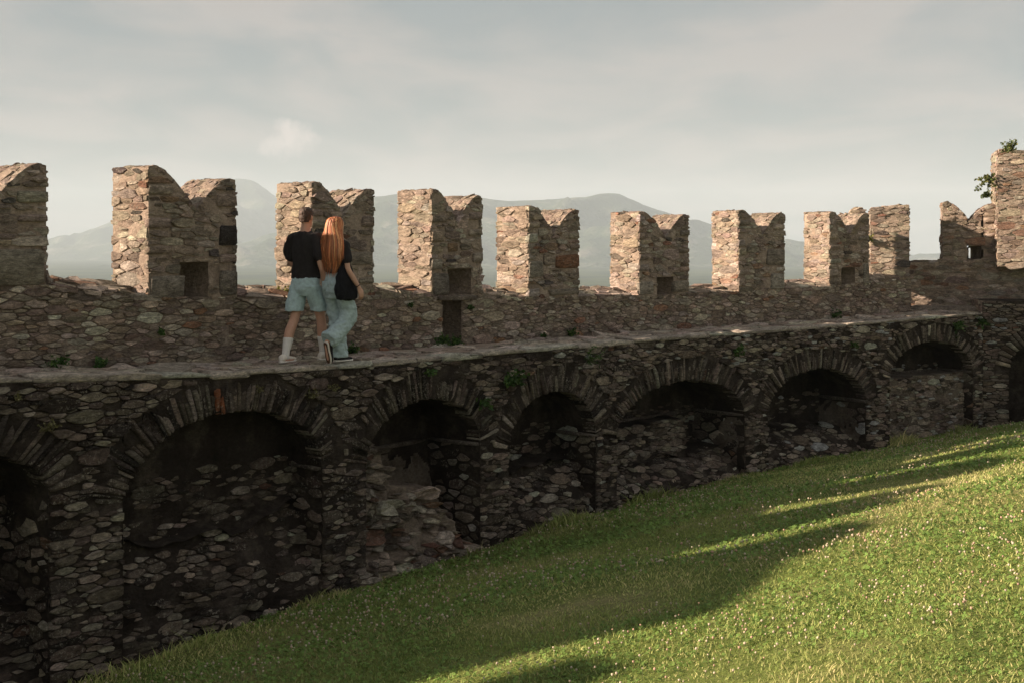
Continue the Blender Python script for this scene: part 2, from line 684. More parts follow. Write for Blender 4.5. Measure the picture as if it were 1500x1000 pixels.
def lay(cells, mapper, parent, mat, pal, r_, hrange, clip=None, minarea=.0012, limit=300, minpx=10.0, big=None, stuff='rubble_stones', force_stuff=False, name='stone'):
    """turn cells into stones: each big enough one its own object under parent, the rest one 'stuff' mesh"""
    got = []
    for site, poly in cells:
        if clip:
            poly = clip(site, poly)
            if not poly or len(poly) < 3:
                continue
        if abs(poly_area(poly)) < minarea:
            continue
        q = soften(poly, r_)
        if q is None:
            continue
        if poly_area(q) < 0:
            q = q[::-1]
        h = r_.uniform(*hrange)
        V, fs = stone_solid(q, h, r_)
        Wd = mapper(V[:, 0], V[:, 1], V[:, 2])
        wx, wy, ins = px_size(Wd)
        c = pick(pal, r_)
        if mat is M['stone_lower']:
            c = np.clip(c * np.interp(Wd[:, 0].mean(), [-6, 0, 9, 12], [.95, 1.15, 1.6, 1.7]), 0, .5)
        got.append((max(wx, wy) if ins else 0.0, wx * wy if ins else 0, Wd, fs, c))
    got.sort(key=lambda g: -g[1])
    S = Soup()
    n = 0
    for g in got:
        if n < limit and g[0] >= minpx and not force_stuff:
            make(name, g[2], g[3], mat, parent, g[4], smooth=False)
            n += 1
        else:
            S.add(g[2], g[3], g[4])
    if S.n:
        o = S.build(stuff, mat, parent, smooth=False)
        o['kind'] = 'stuff'
    return n


def block(name, pts_uvw, mapper, mat, parent, r_, tint, jit=.006, seg=None):
    """slightly irregular box given by (u0,u1,v0,v1,h0,h1) in a mapper's space, edges bevelled"""
    u0, u1, v0, v1, h0, h1 = pts_uvw
    nu = seg or max(1, int((u1 - u0) / .25))
    us = np.linspace(u0, u1, nu + 1)
    b = min(.018, (v1 - v0) * .2, abs(h1 - h0) * .2)
    V, fs = [], []
    ringn = 8
    for i, u in enumerate(us):
        e = b if i in (0, nu) else 0
        vv0, vv1, hh1 = v0 + e, v1 - e, h1 - e
        j = lambda: r_.normal(0, jit)
        prof = [(vv0 + j() + b, h0), (vv1 + j() - b, h0), (vv1 + j(), h0 + b), (vv1 + j(), hh1 - b + j()), (vv1 - b + j(), hh1 + j()), (vv0 + b + j(), hh1 + j()), (vv0 + j(), hh1 - b + j()), (vv0 + j(), h0 + b)]
        for v, h in prof:
            V.append((u + j(), v, h))
    for i in range(nu):
        for k in range(ringn):
            a, c = i * ringn + k, i * ringn + (k + 1) % ringn
            fs.append((a, a + ringn, c + ringn, c))
    fs.append(tuple(range(ringn)))
    fs.append(tuple(range((nu + 1) * ringn - 1, nu * ringn - 1, -1)))
    V = np.array(V)
    return make(name, mapper(V[:, 0], V[:, 1], V[:, 2]), fs, mat, parent, tint)


def grid_faces(nu, nv, flip=False):
    f = []
    for i in range(nu - 1):
        for j in range(nv - 1):
            a, b, c, d = i * nv + j, (i + 1) * nv + j, (i + 1) * nv + j + 1, i * nv + j + 1
            f.append((d, c, b, a) if flip else (a, b, c, d))
    return f


def rough_grid(S, U, Vv, mapper, amp, sc, seed, h0=0.0, flip=False):
    """add to soup S a relief sheet; U, Vv are 2-D arrays"""
    nu, nv = U.shape
    u, v = U.ravel(), Vv.ravel()
    nz = fbm(u, v, np.full(len(u), seed), sc, seed * 3.7, 3)
    P = mapper(u, v, h0 + amp * nz)
    S.add(P, grid_faces(nu, nv, flip))


# ------------------------------------------------------------------ ground, hills
def build_ground():
    def axis(lo, hi, c0, c1, step, n):
        inner = np.arange(c0, c1 + 1e-6, step)
        k = np.linspace(0, 1, n + 1)[1:]
        up = c1 + (hi - c1) * (np.exp(6.2 * k) - 1) / (math.exp(6.2) - 1)
        dn = c0 - (c0 - lo) * (np.exp(6.2 * k) - 1) / (math.exp(6.2) - 1)
        return np.concatenate([dn[::-1], inner, up])
    xs = axis(-7000, 7000, -16, 22, .25, 46)
    ys = axis(-3000, 11000, -6, 34, .25, 46)
    X, Y = np.meshgrid(xs, ys, indexing='ij')
    Z = lawn_z(X.ravel(), Y.ravel())
    V = np.stack([X.ravel(), Y.ravel(), Z], -1)
    o = make('lawn', V, grid_faces(len(xs), len(ys)), M['ground'], origin=(0, 0, 0))
    tag(o, kind='structure')


build_ground()


def build_mountain(name, D, crest, depth, seed, base=-80):
    """ridge with real depth; crest = [(column, row)] of its skyline at distance D"""
    px = np.arange(crest[0][0], crest[-1][0], 7.0)
    row = np.interp(px, [c[0] for c in crest], [c[1] for c in crest])
    nv = 41
    vs = np.linspace(-1, 1, nv)
    V = []
    for i, p in enumerate(px):
        X0 = (p - CX) / F * D
        zc = (HY - row[i]) / F * D
        zc += (mnoise.fractal(Vector((X0 / 300, seed, 0)), 1.0, 2.0, 5)) * 20
        for v in vs:
            g = max(0.0, 1 - abs(v)) ** 1.15
            rd = mnoise.ridged_multi_fractal(Vector((X0 / 520 + seed, v * depth / 700, seed)), 1.0, 2.0, 5, 1.0, 2.0) - 1.1
            k = (zc - base) * g
            z = base + k + rd * 150 * min(1, abs(v) * 4) * g ** .6 - 3 * (1 - g)
            V.append((X0 * (1 + v * depth / D * .6), D + v * depth, z))
    o = make(name, V, grid_faces(len(px), nv, True), M['mountain'])
    tag(o, kind='structure')


build_mountain('mountain', 8200, [(-1100, 430), (-500, 415), (0, 402), (66, 372), (110, 348), (165, 324), (230, 300), (300, 282), (330, 268), (350, 262), (372, 268), (402, 288),
                                  (450, 305), (520, 330), (640, 362), (800, 385), (1000, 400)], 1500, 3.3)
build_mountain('mountain', 5800, [(200, 400), (330, 372), (400, 345), (450, 320), (500, 300), (545, 288), (600, 284), (660, 290), (720, 294), (790, 292), (850, 289), (880, 284), (905, 286), (930, 296),
                                  (965, 310), (1010, 325), (1040, 338), (1100, 358), (1150, 371), (1190, 384), (1300, 396), (1500, 406), (2300, 420)], 1300, 8.1)


# ------------------------------------------------------------------ the arcaded retaining wall with the walkway on top
def arch_z(a, s):
    return a['zs'] + a['b'] * np.sqrt(np.clip(1 - ((s - a['sc']) / a['a']) ** 2, 0, 1))


def make_arches():
    out = []
    for pl, pr, yc, ys, D in [(-190, 70, 663, 738, .8), (180, 472, 602, 697, .52), (536, 703, 584, 656, .95), (745, 872, 572, 641, .9),
                              (903, 1090, 557, 613, 1.15), (1125, 1268, 539, 590, 1.15), (1303, 1425, 499, 546, .9)]:
        sl, yl = C1.find(pl, W)
        sr, yr = C1.find(pr, W)
        sm, ym = C1.find((pl + pr) / 2, W)
        if pl < 0:
            sl = sr - 2.5
            sm, ym = (sl + sr) / 2, 10.4
        zs = (HY - ys) / F * (yr * .5 + ym * .5)
        zc = (HY - yc) / F * ym
        out.append(dict(sl=sl, sr=sr, sc=(sl + sr) / 2, a=(sr - sl) / 2, zs=zs, b=zc - zs, D=D))
    return out


def arch_obstacle(a, ring):
    """clip function keeping a stone outside an arch opening (with ring around the curve)"""
    A, B = a['a'] + ring, a['b'] + ring
    th = np.linspace(0, math.pi, 61)
    ex, ez = a['sc'] + A * np.cos(th), a['zs'] + B * np.sin(th)
    nx, nz = np.cos(th) / A, np.sin(th) / B

    def f(site, poly):
        x, z = site
        if z <= a['zs']:
            k = a['a']
            if abs(x - a['sc']) < k:
                return None
            return halfplane_clip(poly, 1, 0, a['sl'] - .01) if x < a['sc'] else halfplane_clip(poly, -1, 0, -(a['sr'] + .01))
        if ((x - a['sc']) / A) ** 2 + ((z - a['zs']) / B) ** 2 < 1:
            return None
        if abs(x - a['sc']) > A + .5 or z > a['zs'] + B + .4:
            return poly
        i = int(np.argmin((ex - x) ** 2 + (ez - z) ** 2))
        return halfplane_clip(poly, -nx[i], -nz[i], -(nx[i] * ex[i] + nz[i] * ez[i]))
    return f


def build_arcade(curve, arches, s0, s1, ztop, parent, seed, detail0, detail1):
    r_ = np.random.default_rng(seed)
    front = lambda u, v, h: curve.map(u, W + h, v)
    S = Soup()
    # core face: piers and spandrels as relief sheets between the openings
    edges = [s0]
    for a in arches:
        edges += [a['sl'], a['sr']]
    edges.append(s1)
    for k in range(0, len(edges), 2):
        us = np.linspace(edges[k], edges[k + 1], max(2, int((edges[k + 1] - edges[k]) / .09)))
        nv = 40
        U = np.repeat(us[:, None], nv, 1)
        Vv = np.linspace(0, 1, nv)[None, :] * (ztop(us) - .05 - (zground(us) - .5))[:, None] + (zground(us) - .5)[:, None]
        rough_grid(S, U, Vv, front, .03, 5.5, seed + k)
    for k, a in enumerate(arches):
        us = a['sc'] + a['a'] * np.sin(np.linspace(-math.pi / 2, math.pi / 2, 44))
        nv = 16
        U = np.repeat(us[:, None], nv, 1)
        lo, hi = arch_z(a, us), ztop(us) - .05
        Vv = lo[:, None] + (hi - lo)[:, None] * np.linspace(0, 1, nv)[None, :]
        rough_grid(S, U, Vv, front, .03, 5.5, seed + 20 + k)
    core = S.build('wall_core', M['mortar_lower'], parent)
    # openings
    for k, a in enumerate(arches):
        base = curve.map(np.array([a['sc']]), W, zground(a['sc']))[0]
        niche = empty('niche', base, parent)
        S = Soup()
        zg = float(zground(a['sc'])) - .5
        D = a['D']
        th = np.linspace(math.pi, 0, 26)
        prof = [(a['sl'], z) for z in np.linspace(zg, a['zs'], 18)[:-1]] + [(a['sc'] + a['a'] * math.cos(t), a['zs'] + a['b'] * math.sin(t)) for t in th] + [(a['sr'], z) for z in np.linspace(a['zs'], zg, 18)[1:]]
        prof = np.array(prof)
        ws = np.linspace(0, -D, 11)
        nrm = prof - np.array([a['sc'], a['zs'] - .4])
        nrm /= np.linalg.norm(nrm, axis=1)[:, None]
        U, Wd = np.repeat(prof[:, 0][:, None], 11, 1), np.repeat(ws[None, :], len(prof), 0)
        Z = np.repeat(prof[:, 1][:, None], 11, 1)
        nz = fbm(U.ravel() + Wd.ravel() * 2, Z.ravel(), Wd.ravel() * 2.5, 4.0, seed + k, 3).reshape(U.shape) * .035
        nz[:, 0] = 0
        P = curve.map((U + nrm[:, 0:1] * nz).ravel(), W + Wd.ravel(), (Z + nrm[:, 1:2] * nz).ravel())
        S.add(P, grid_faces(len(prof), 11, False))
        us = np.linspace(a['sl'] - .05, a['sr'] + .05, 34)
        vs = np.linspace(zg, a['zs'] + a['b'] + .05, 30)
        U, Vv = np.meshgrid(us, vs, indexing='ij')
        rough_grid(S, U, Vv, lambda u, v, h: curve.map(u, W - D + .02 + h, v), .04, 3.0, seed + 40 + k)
        S.build('niche_lining', M['mortar_lower'], niche)  # dark mortar on vault, jambs and back wall paints in the niche shade
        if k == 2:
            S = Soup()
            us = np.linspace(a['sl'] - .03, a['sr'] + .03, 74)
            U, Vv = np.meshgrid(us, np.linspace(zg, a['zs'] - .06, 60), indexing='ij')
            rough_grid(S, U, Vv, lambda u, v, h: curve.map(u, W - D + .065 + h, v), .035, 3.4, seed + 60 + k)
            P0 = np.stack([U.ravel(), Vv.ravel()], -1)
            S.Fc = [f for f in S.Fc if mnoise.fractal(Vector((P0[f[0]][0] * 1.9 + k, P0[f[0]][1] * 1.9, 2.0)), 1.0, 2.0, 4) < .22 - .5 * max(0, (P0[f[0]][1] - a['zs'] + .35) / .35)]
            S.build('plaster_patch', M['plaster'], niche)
        # stones in the back wall and on the far jamb
        backm = lambda u, v, h, D=D: curve.map(u, W - D + .02 + h, v)
        z0 = float(zground(a['sc'])) - .1
        cells = rubble_cells(a['sl'], a['sr'], z0, a['zs'] + (.1 if k != 2 else -.3), (.068, .044, .031, .024, .019), 2.9, .014, r_, .04)
        keep = [c for c in cells if r_.uniform() < (.55 if k not in (2, 5) else .25)]
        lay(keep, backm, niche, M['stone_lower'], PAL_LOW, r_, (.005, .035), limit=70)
        jam = lambda u, v, h, a=a: (lambda q: q)(curve.map(np.full(len(u), a['sr']) - h, W + u, v))
        cells = rubble_cells(-D, -.03, z0, a['zs'] - .04, (.11, .08, .06, .045), 1.8, .03, r_, .06)
        cl = lambda site, poly, D=D: halfplane_clip(halfplane_clip(poly, 1, 0, -.005), -1, 0, D)
        keep = [c for c in cells if r_.uniform() < (.9 if k != 5 else .3)]
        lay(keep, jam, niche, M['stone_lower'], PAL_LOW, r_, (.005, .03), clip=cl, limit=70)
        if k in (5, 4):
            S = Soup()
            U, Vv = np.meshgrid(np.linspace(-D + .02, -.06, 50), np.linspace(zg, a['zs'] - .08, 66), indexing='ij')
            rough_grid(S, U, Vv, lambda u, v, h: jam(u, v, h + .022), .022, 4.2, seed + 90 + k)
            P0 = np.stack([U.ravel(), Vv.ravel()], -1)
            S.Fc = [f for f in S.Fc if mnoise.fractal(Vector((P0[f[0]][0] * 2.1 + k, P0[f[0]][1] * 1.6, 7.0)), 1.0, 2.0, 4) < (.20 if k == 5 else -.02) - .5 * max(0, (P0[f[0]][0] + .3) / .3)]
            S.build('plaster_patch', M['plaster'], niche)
        # springing ledge on the far jamb and round the back
        if k in (2, 3, 5, 4, 6, 1):
            block('ledge', (-D + .05, .04 if k in (5, 3) else -.02, a['zs'] - .05, a['zs'] + .005, -.03, .07), jam, M['stone_lower'], niche, r_, (.17, .14, .115))
            if k in (2, 4, 6):
                block('ledge', (a['sl'] + .1 + (.9 if k == 2 else 0), a['sr'] - .08, a['zs'] - .06, a['zs'] - .005, -.03, .07), backm, M['stone_lower'], niche, r_, (.15, .12, .10))
    # voussoirs
    for k, a in enumerate(arches):
        base = curve.map(np.array([a['sc']]), W, a['zs'])[0]
        ar = empty('arch', base, parent)
        th = np.linspace(math.pi, 0, 400)
        ex, ez = a['sc'] + a['a'] * np.cos(th), a['zs'] + a['b'] * np.sin(th)
        L = np.concatenate([[0], np.cumsum(np.hypot(np.diff(ex), np.diff(ez)))])
        p = .02
        while p < L[-1] - .04:
            wd = r_.uniform(.026, .072)
            tA, tB = np.interp(p + .006, L, th), np.interp(min(p + wd - .006, L[-1]), L, th)
            ln = r_.uniform(.17, .42)
            tm = (tA + tB) / 2
            ln = min(ln, max(.12, (float(ztop(a['sc'] + a['a'] * math.cos(tm))) - .16 - a['zs'] - a['b'] * math.sin(tm)) / max(.3, math.sin(tm) ** .5)))
            q = []
            for t, ll in ((tA, -.015), (tB, -.015 + r_.normal(0, .012)), (tB, ln + r_.normal(0, .03)), (tA, ln + r_.normal(0, .03))):
                n = np.array([math.cos(t) / a['a'], math.sin(t) / a['b']])
                n /= np.linalg.norm(n)
                # lean the stones towards a common centre like a real ring
                m = np.array([a['a'] * math.cos(t), a['b'] * math.sin(t) + .35])
                m /= np.linalg.norm(m)
                n = n * .45 + m * .55
                n /= np.linalg.norm(n)
                q.append((a['sc'] + a['a'] * math.cos(t) + n[0] * ll, a['zs'] + a['b'] * math.sin(t) + n[1] * ll))
            if poly_area(q) < 0:
                q = q[::-1]
            q2 = soften(q, r_, .16)
            p += wd
            if q2 is None or (r_.uniform() < .12 and k != 1):
                continue
            V, fs = stone_solid(q2, r_.uniform(.0, .032), r_, root=.22, tilt=.10)
            pal = PAL_LOW if r_.uniform() < .9 else [(1, (.19, .158, .122))]
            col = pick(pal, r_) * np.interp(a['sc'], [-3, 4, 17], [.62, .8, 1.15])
            if k == 1 and abs(np.interp(p, L, th) - 1.66) < .035:
                col = np.array((.34, .12, .055))
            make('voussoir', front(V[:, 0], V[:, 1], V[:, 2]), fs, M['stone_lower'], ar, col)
    # rubble facing
    obst = [arch_obstacle(a, .36) for a in arches]
    zt, zb = float(max(ztop(np.linspace(s0, s1, 50)))), float(min(zground(np.linspace(s0, s1, 50)))) - .15

    def clip(site, poly):
        if site[1] > ztop(site[0]) - .05 or site[1] < zground(site[0]) - .12:
            return None
        zt_ = float(ztop(site[0])) - .055
        poly = halfplane_clip(poly, 0, 1, zt_)
        poly = halfplane_clip(halfplane_clip(poly, 1, 0, s1), -1, 0, -s0)
        for f in obst:
            if not poly or len(poly) < 3:
                return None
            poly = f(site, poly)
        return poly
    cells = rubble_cells(detail0, detail1, zb, zt, (.070, .044, .031, .023, .018), 3.1, .011, r_, .04)
    cells = [c for c in cells if r_.uniform() < .9]
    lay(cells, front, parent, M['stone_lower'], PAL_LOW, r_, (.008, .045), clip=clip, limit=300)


arcade = empty('arcade_wall', C1.map(np.array([7.0]), W, zground(7.0))[0], None,
               'dark stained rubble retaining wall with seven arched niches below the walkway', 'wall')
ARCH = make_arches()
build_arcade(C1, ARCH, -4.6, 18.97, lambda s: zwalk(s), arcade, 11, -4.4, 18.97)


def build_infills():
    """later walling inside some niches, and the broken stump in the third"""
    r_ = np.random.default_rng(5)
    for k, rec, ztopoff in ((4, .62, -.05), (6, .22, -.04)):
        a = ARCH[k]
        base = C1.map(np.array([a['sc']]), W - rec, zground(a['sc']))[0]
        inf = empty('niche_infill', base, arcade)
        s_l, s_r = a['sl'] - .03, a['sr'] - (.05 if k == 6 else .9)
        front = lambda u, v, h, rec=rec: C1.map(u, W - rec + h, v)
        S = Soup()
        us = np.linspace(s_l, s_r, 40)
        z0, z1 = float(zground(a['sc'])) - .4, a['zs'] + ztopoff
        U, Vv = np.meshgrid(us, np.linspace(z0, z1, 24), indexing='ij')
        rough_grid(S, U, Vv, front, .05, 2.6, 61 + k)
        top = lambda u, v, h: C1.map(u, W - rec - v, z1 + h)
        U, Vv = np.meshgrid(us, np.linspace(0, a['D'] - rec + .05, 6), indexing='ij')
        rough_grid(S, U, Vv, top, .03, 3.0, 71 + k)
        S.build('infill_core', M['mortar_lower'] if k == 4 else M['plaster'], inf)
        cells = rubble_cells(s_l, s_r, z0 + .2, z1, (.072, .046, .033, .025, .02), 2.9, .012, r_, .04)
        cl = lambda site, poly, z1=z1, s_l=s_l, s_r=s_r: halfplane_clip(halfplane_clip(halfplane_clip(poly, 0, 1, z1 + .02), 1, 0, s_r), -1, 0, -s_l)
        pal = PAL_LOW + [(40, (.26, .215, .17)), (20, (.34, .29, .235))]
        lay([c for c in cells if r_.uniform() < .88], front, inf, M['stone_lower'], pal, r_, (.01, .05), clip=cl, limit=120)
    for k, h0, rec0, rec1 in ((0, 1.0, .06, .45), (1, 1.05, .05, .42), (3, .85, .08, .55), (4, .5, .05, .6), (5, .55, .10, .8)):
        a = ARCH[k]
        zg = float(zground(a['sc']))
        base = C1.map(np.array([a['sc']]), W - .2, zg)[0]
        inf = empty('rubble_footing', base, arcade)
        s_l, s_r = a['sl'] - .03, a['sr'] + .03

        def face(u, v, h, zg=zg, h0=h0, rec0=rec0, rec1=rec1, k=k):
            q = np.clip((v - zg) / h0, 0, 1)
            wob = np.array([mnoise.fractal(Vector((u_ * 1.7 + k * 9, v_ * 2.2, 1.0)), 1.0, 2.0, 3) for u_, v_ in zip(u, v)])
            return C1.map(u, W - rec0 - (rec1 - rec0) * q ** 1.6 + .10 * wob * (1 - .3 * q) + h - .03, v)
        S = Soup()
        us = np.linspace(s_l, s_r, 44)
        hw = np.array([mnoise.fractal(Vector((u_ * 1.3 + k * 5, 4.0, 1.0)), 1.0, 2.0, 3) for u_ in us])
        tops = zg + h0 * (1 + .28 * hw)
        nv = 26
        U = np.repeat(us[:, None], nv, 1)
        Vv = (zg - .4) + (tops - zg + .4)[:, None] * np.linspace(0, 1, nv)
        rough_grid(S, U, Vv, face, .05, 3.2, 81 + k)
        tp = []
        for u_, t_ in zip(us, tops):
            for q in np.linspace(0, 1, 5):
                w0 = W - rec1 + .12
                tp.append(C1.map(np.array([u_]), w0 - q * (a['D'] - rec1 + .2), t_ + .05 * q - .02)[0])
        S.add(np.array(tp), grid_faces(len(us), 5))
        S.build('footing_core', M['mortar_lower'], inf)
        cells = rubble_cells(s_l, s_r, zg - .12, float(tops.max()), (.072, .046, .033, .025, .02), 2.9, .012, r_, .04)

        def cl(site, poly, us=us, tops=tops, s_l=s_l, s_r=s_r):
            t = float(np.interp(site[0], us, tops))
            if site[1] > t - .02:
                return None
            return halfplane_clip(halfplane_clip(halfplane_clip(poly, 0, 1, t + .03), 1, 0, s_r), -1, 0, -s_l)
        lay([c for c in cells if r_.uniform() < (.6 if k == 1 else .8)], face, inf, M['stone_lower'], PAL_LOW + [(8, (.17, .14, .11))], r_, (.008, .05), clip=cl, limit=100)
    # broken stump
    a = ARCH[2]
    pts = [(522, 640), (560, 640), (583, 660), (590, 712), (640, 716), (655, 742), (690, 792), (704, 806), (712, 815)]
    ss = [C1.find(p[0], W)[0] for p in pts]
    zz = [(HY - p[1]) / F * C1.find(p[0], W)[1] for p in pts]
    base = C1.map(np.array([3.0]), W, zground(3.0))[0]
    st = empty('broken_infill', base, arcade, 'pale broken stump of infill masonry slumping out of the niche')
    S = Soup()
    nu, nv = 64, 44
    us = np.linspace(ss[0], ss[-1], nu)
    tops = np.interp(us, ss, zz)
    gz = float(zground(3.0)) - .35
    V = []
    for i, u in enumerate(us):
        for j in range(nv):
            q = j / (nv - 1)
            if q < .75:                       # face
                v = gz + (tops[i] - gz) * (q / .75)
                w = -.03 - .22 * (v - gz) / 1.6 + (.16 * max(0, 1 - (v - gz) / .7))
            else:                             # top, running back into the niche
                v = tops[i] + .04 * (q - .75)
                w = -.03 - .22 * (tops[i] - gz) / 1.6 - (q - .75) / .25 * .72
            n = mnoise.fractal(Vector((u * 3.3, v * 3.6, w * 3)), 1.0, 2.0, 4)
            n2 = mnoise.noise(Vector((u * 9, v * 11, 3)))
            V.append((u, v + .05 * n * (q > .5), w + .17 * n + .05 * n2))
    V = np.array(V)
    S.add(C1.map(V[:, 0], W + V[:, 2], V[:, 1]), grid_faces(nu, nv))
    S.build('stump_core', M['mortar_parapet'], st)

    def stf(u, v, h):
        w = -.03 - .22 * (v - gz) / 1.6 + .16 * np.maximum(0, 1 - (v - gz) / .7)
        n = np.array([mnoise.fractal(Vector((a_ * 3.3, b_ * 3.6, c_ * 3)), 1.0, 2.0, 4) for a_, b_, c_ in zip(u, v, w)])
        return C1.map(u, W + w + .17 * n + h + .01, v)
    cells = rubble_cells(ss[0], ss[-1], gz + .2, max(zz), (.095, .06, .04, .03, .024), 2.6, .014, r_, .05)

    def cl(site, poly):
        t = float(np.interp(site[0], ss, zz))
        if site[1] > t - .03:
            return None
        return halfplane_clip(poly, 0, 1, t + .02)
    lay([c for c in cells if r_.uniform() < .8], stf, st, M['stone_upper'], [(3, (.36, .30, .24)), (3, (.22, .178, .14)), (2, (.48, .41, .33)), (1, (.20, .11, .075)), (2, (.12, .095, .075))], r_, (.015, .08), clip=cl, limit=120)


build_infills()


def build_walkway():
    r_ = np.random.default_rng(21)
    S = Soup()
    us = np.linspace(-18, 19.4, 280)
    ws = np.linspace(-.1, W - .22, 9)
    U, Wd = np.meshgrid(us, ws, indexing='ij')
    n = fbm(U.ravel(), Wd.ravel(), U.ravel() * 0, 2.5, 4.4, 3) * .018
    S.add(C1.map(U.ravel(), Wd.ravel(), zwalk(U.ravel()) + n - .02), grid_faces(len(us), len(ws), True))
    S.build('walkway_paving', M['mortar_upper'], arcade)
    top = lambda u, v, h: C1.map(u, -v, zwalk(u) - .02 + h)
    cells = rubble_cells(-4.6, 19.0, -(W - .28), .0, (.20, .15, .11, .075), 1.5, .022, r_, 0)
    lay([c for c in cells if r_.uniform() < .93], top, arcade, M['slab'], [(3, (.50, .42, .345)), (2, (.40, .33, .27)), (1, (.58, .50, .42))], r_, (.002, .020), limit=160, minpx=8, stuff='walkway_stones', name='paving_stone')
    s = -4.6
    while s < 18.9:
        L = r_.uniform(.35, 1.0)
        e = min(s + L, 18.95)
        top = lambda u, v, h: C1.map(u, W + .04 - (v - 0), zwalk(u) + h)
        # v runs from the front edge back over the wall; h is height
        o = block('coping_slab', (s + .009, e - .009, r_.uniform(-.02, .03), r_.uniform(.26, .48), -.058 + r_.normal(0, .010), .004 + r_.normal(0, .006)),
                  top, M['slab'], arcade, r_, np.clip(np.array((.58, .50, .415)) * r_.uniform(.65, 1.2), 0, .6), .011)
        o.data.flip_normals()
        s = e


build_walkway()

# ------------------------------------------------------------------ the battlements
battle = empty('battlement_wall', C1.map(np.array([7.0]), 0, zwalk(7.0))[0], None,
               'rubble parapet with a row of sunlit swallow-tailed merlons along the walkway', 'wall')


def build_parapet():
    r_ = np.random.default_rng(31)
    base = C1.map(np.array([7.0]), 0, zwalk(7.0))[0]
    par = empty('parapet', base, battle)
    slot = (C1.find(648, 0)[0], C1.find(676, 0)[0])
    zsl0, zsl1 = -1.42, -.80
    S = Soup()
    front = lambda u, v, h: C1.map(u, h, v)
    back = lambda u, v, h: C1.map(u, -TH - h, v)

    def strip(a, b, lo=None, hi=None, seed=1):
        us = np.linspace(a, b, max(3, int((b - a) / .10)))
        nv = 12
        l = (zwalk(us) - .15) if lo is None else np.full(len(us), lo)
        h = zpar(us) if hi is None else np.full(len(us), hi)
        U = np.repeat(us[:, None], nv, 1)
        Vv = l[:, None] + (h - l)[:, None] * np.linspace(0, 1, nv)
        rough_grid(S, U, Vv, front, .025, 5, seed)
    strip(-18, slot[0], seed=1)
    strip(slot[1], 18.3, seed=2)
    strip(slot[0], slot[1], lo=zsl1, seed=3)
    # slot lining
    sd_ = .42
    V = [(slot[0], zsl0, 0), (slot[0], zsl1, 0), (slot[1], zsl1, 0), (slot[1], zsl0, 0), (slot[0], zsl0, -sd_), (slot[0], zsl1, -sd_), (slot[1], zsl1, -sd_), (slot[1], zsl0, -sd_)]
    V = np.array(V)
    S.add(front(V[:, 0], V[:, 1], V[:, 2]), [(0, 1, 5, 4), (1, 2, 6, 5), (2, 3, 7, 6), (4, 5, 6, 7)])
    # top sheet and the outside face down the hill
    us = np.linspace(-18, 18.3, 300)
    ws = np.linspace(.0, -TH, 7)
    U, Wd = np.meshgrid(us, ws, indexing='ij')
    n = fbm(U.ravel(), Wd.ravel(), U.ravel() * 0, 4, 2.2, 3) * .025
    S.add(C1.map(U.ravel(), Wd.ravel(), zpar(U.ravel()) + n - .10 * Wd.ravel() / TH * -.9), grid_faces(len(us), len(ws)))
    V = np.stack([np.repeat(us, 2), np.tile([0, 1], len(us))], -1)
    zz = np.where(V[:, 1] > 0, zpar(V[:, 0]) + .09, -7.0)
    S.add(C1.map(V[:, 0], -TH, zz), grid_faces(len(us), 2, True))
    S.build('parapet_core', M['mortar_parapet'], par)
    hole = (slot[0] - .01, slot[1] + .01, zsl0 - .2, zsl1)

    def clip(site, poly):
        zt = float(zpar(site[0]))
        if site[1] > zt or site[1] < zwalk(site[0]) - .1:
            return None
        poly = halfplane_clip(poly, 0, 1, zt - .0)
        poly = rect_clip(site, poly, hole)
        return poly
    cells = rubble_cells(-2.6, 18.25, -1.55, -.38, (.074, .047, .033, .024, .019), 3.0, .010, r_, .04)
    lay(cells, front, par, M['stone_upper'], PAL_PAR, r_, (.004, .030), clip=clip, limit=300)
    # cap stones in the embrasures
    top = lambda u, v, h: C1.map(u, .0 - v, zpar(u) + .14 * v / TH + h)
    cells = rubble_cells(-2.4, 18.2, -.02, TH, (.13, .10, .07), 1.5, .02, r_, 0)
    cl = lambda site, poly: None if any(a - .02 < site[0] < b + .02 for a, b in MER_RANGES) else halfplane_clip(halfplane_clip(poly, 0, -1, .025), 0, 1, TH)
    lay(cells, top, par, M['stone_upper'], PAL_PAR, r_, (.002, .014), clip=cl, limit=60, stuff='cap_stones')
    # lintel slab over the slot
    block('lintel', (slot[0] - .12, slot[1] + .28, zsl1 - .01, zsl1 + .075, -.05, .09), front, M['stone_upper'], par, r_, (.21, .17, .135))


def rect_clip(site, poly, hole):
    if not poly:
        return None
    x, z = site
    u0, u1, v0, v1 = hole
    d = [u0 - x, x - u1, v0 - z, z - v1]
    i = int(np.argmax(d))
    if d[i] <= 0:
        return None
    return halfplane_clip(poly, *((1, 0, u0), (-1, 0, -u1), (0, 1, v0), (0, -1, -v1))[i])


MER = [  # left column, right column, top row at the left edge, right-horn drop, notch depth, loophole columns/rows, label
    (217, 345, 242, .10, .42, (262, 305, 384), 'merlon with a dark square loophole low on its right half'),
    (457, 546, 266, .06, .40, None, None),
    (632, 705, 277, .06, .43, (655, 690, 394), 'merlon with a lintelled loophole above a second slot in the parapet'),
    (774, 847, 302, .03, .40, None, 'merlon with an orange stone block on its right half'),
    (936, 1008, 310, .03, .40, (962, 986, 406), 'merlon with a small square loophole, sixth in the row'),
    (1082, 1148, 308, .03, .42, None, None),
    (1215, 1272, 310, .02, .42, (1232, 1252, 392), 'merlon with a loophole, next to the corner'),
]
MER_RANGES = [(-2.55, -1.25)]
for m_ in MER:
    MER_RANGES.append((C1.find(m_[0])[0], C1.find(m_[1])[0]))


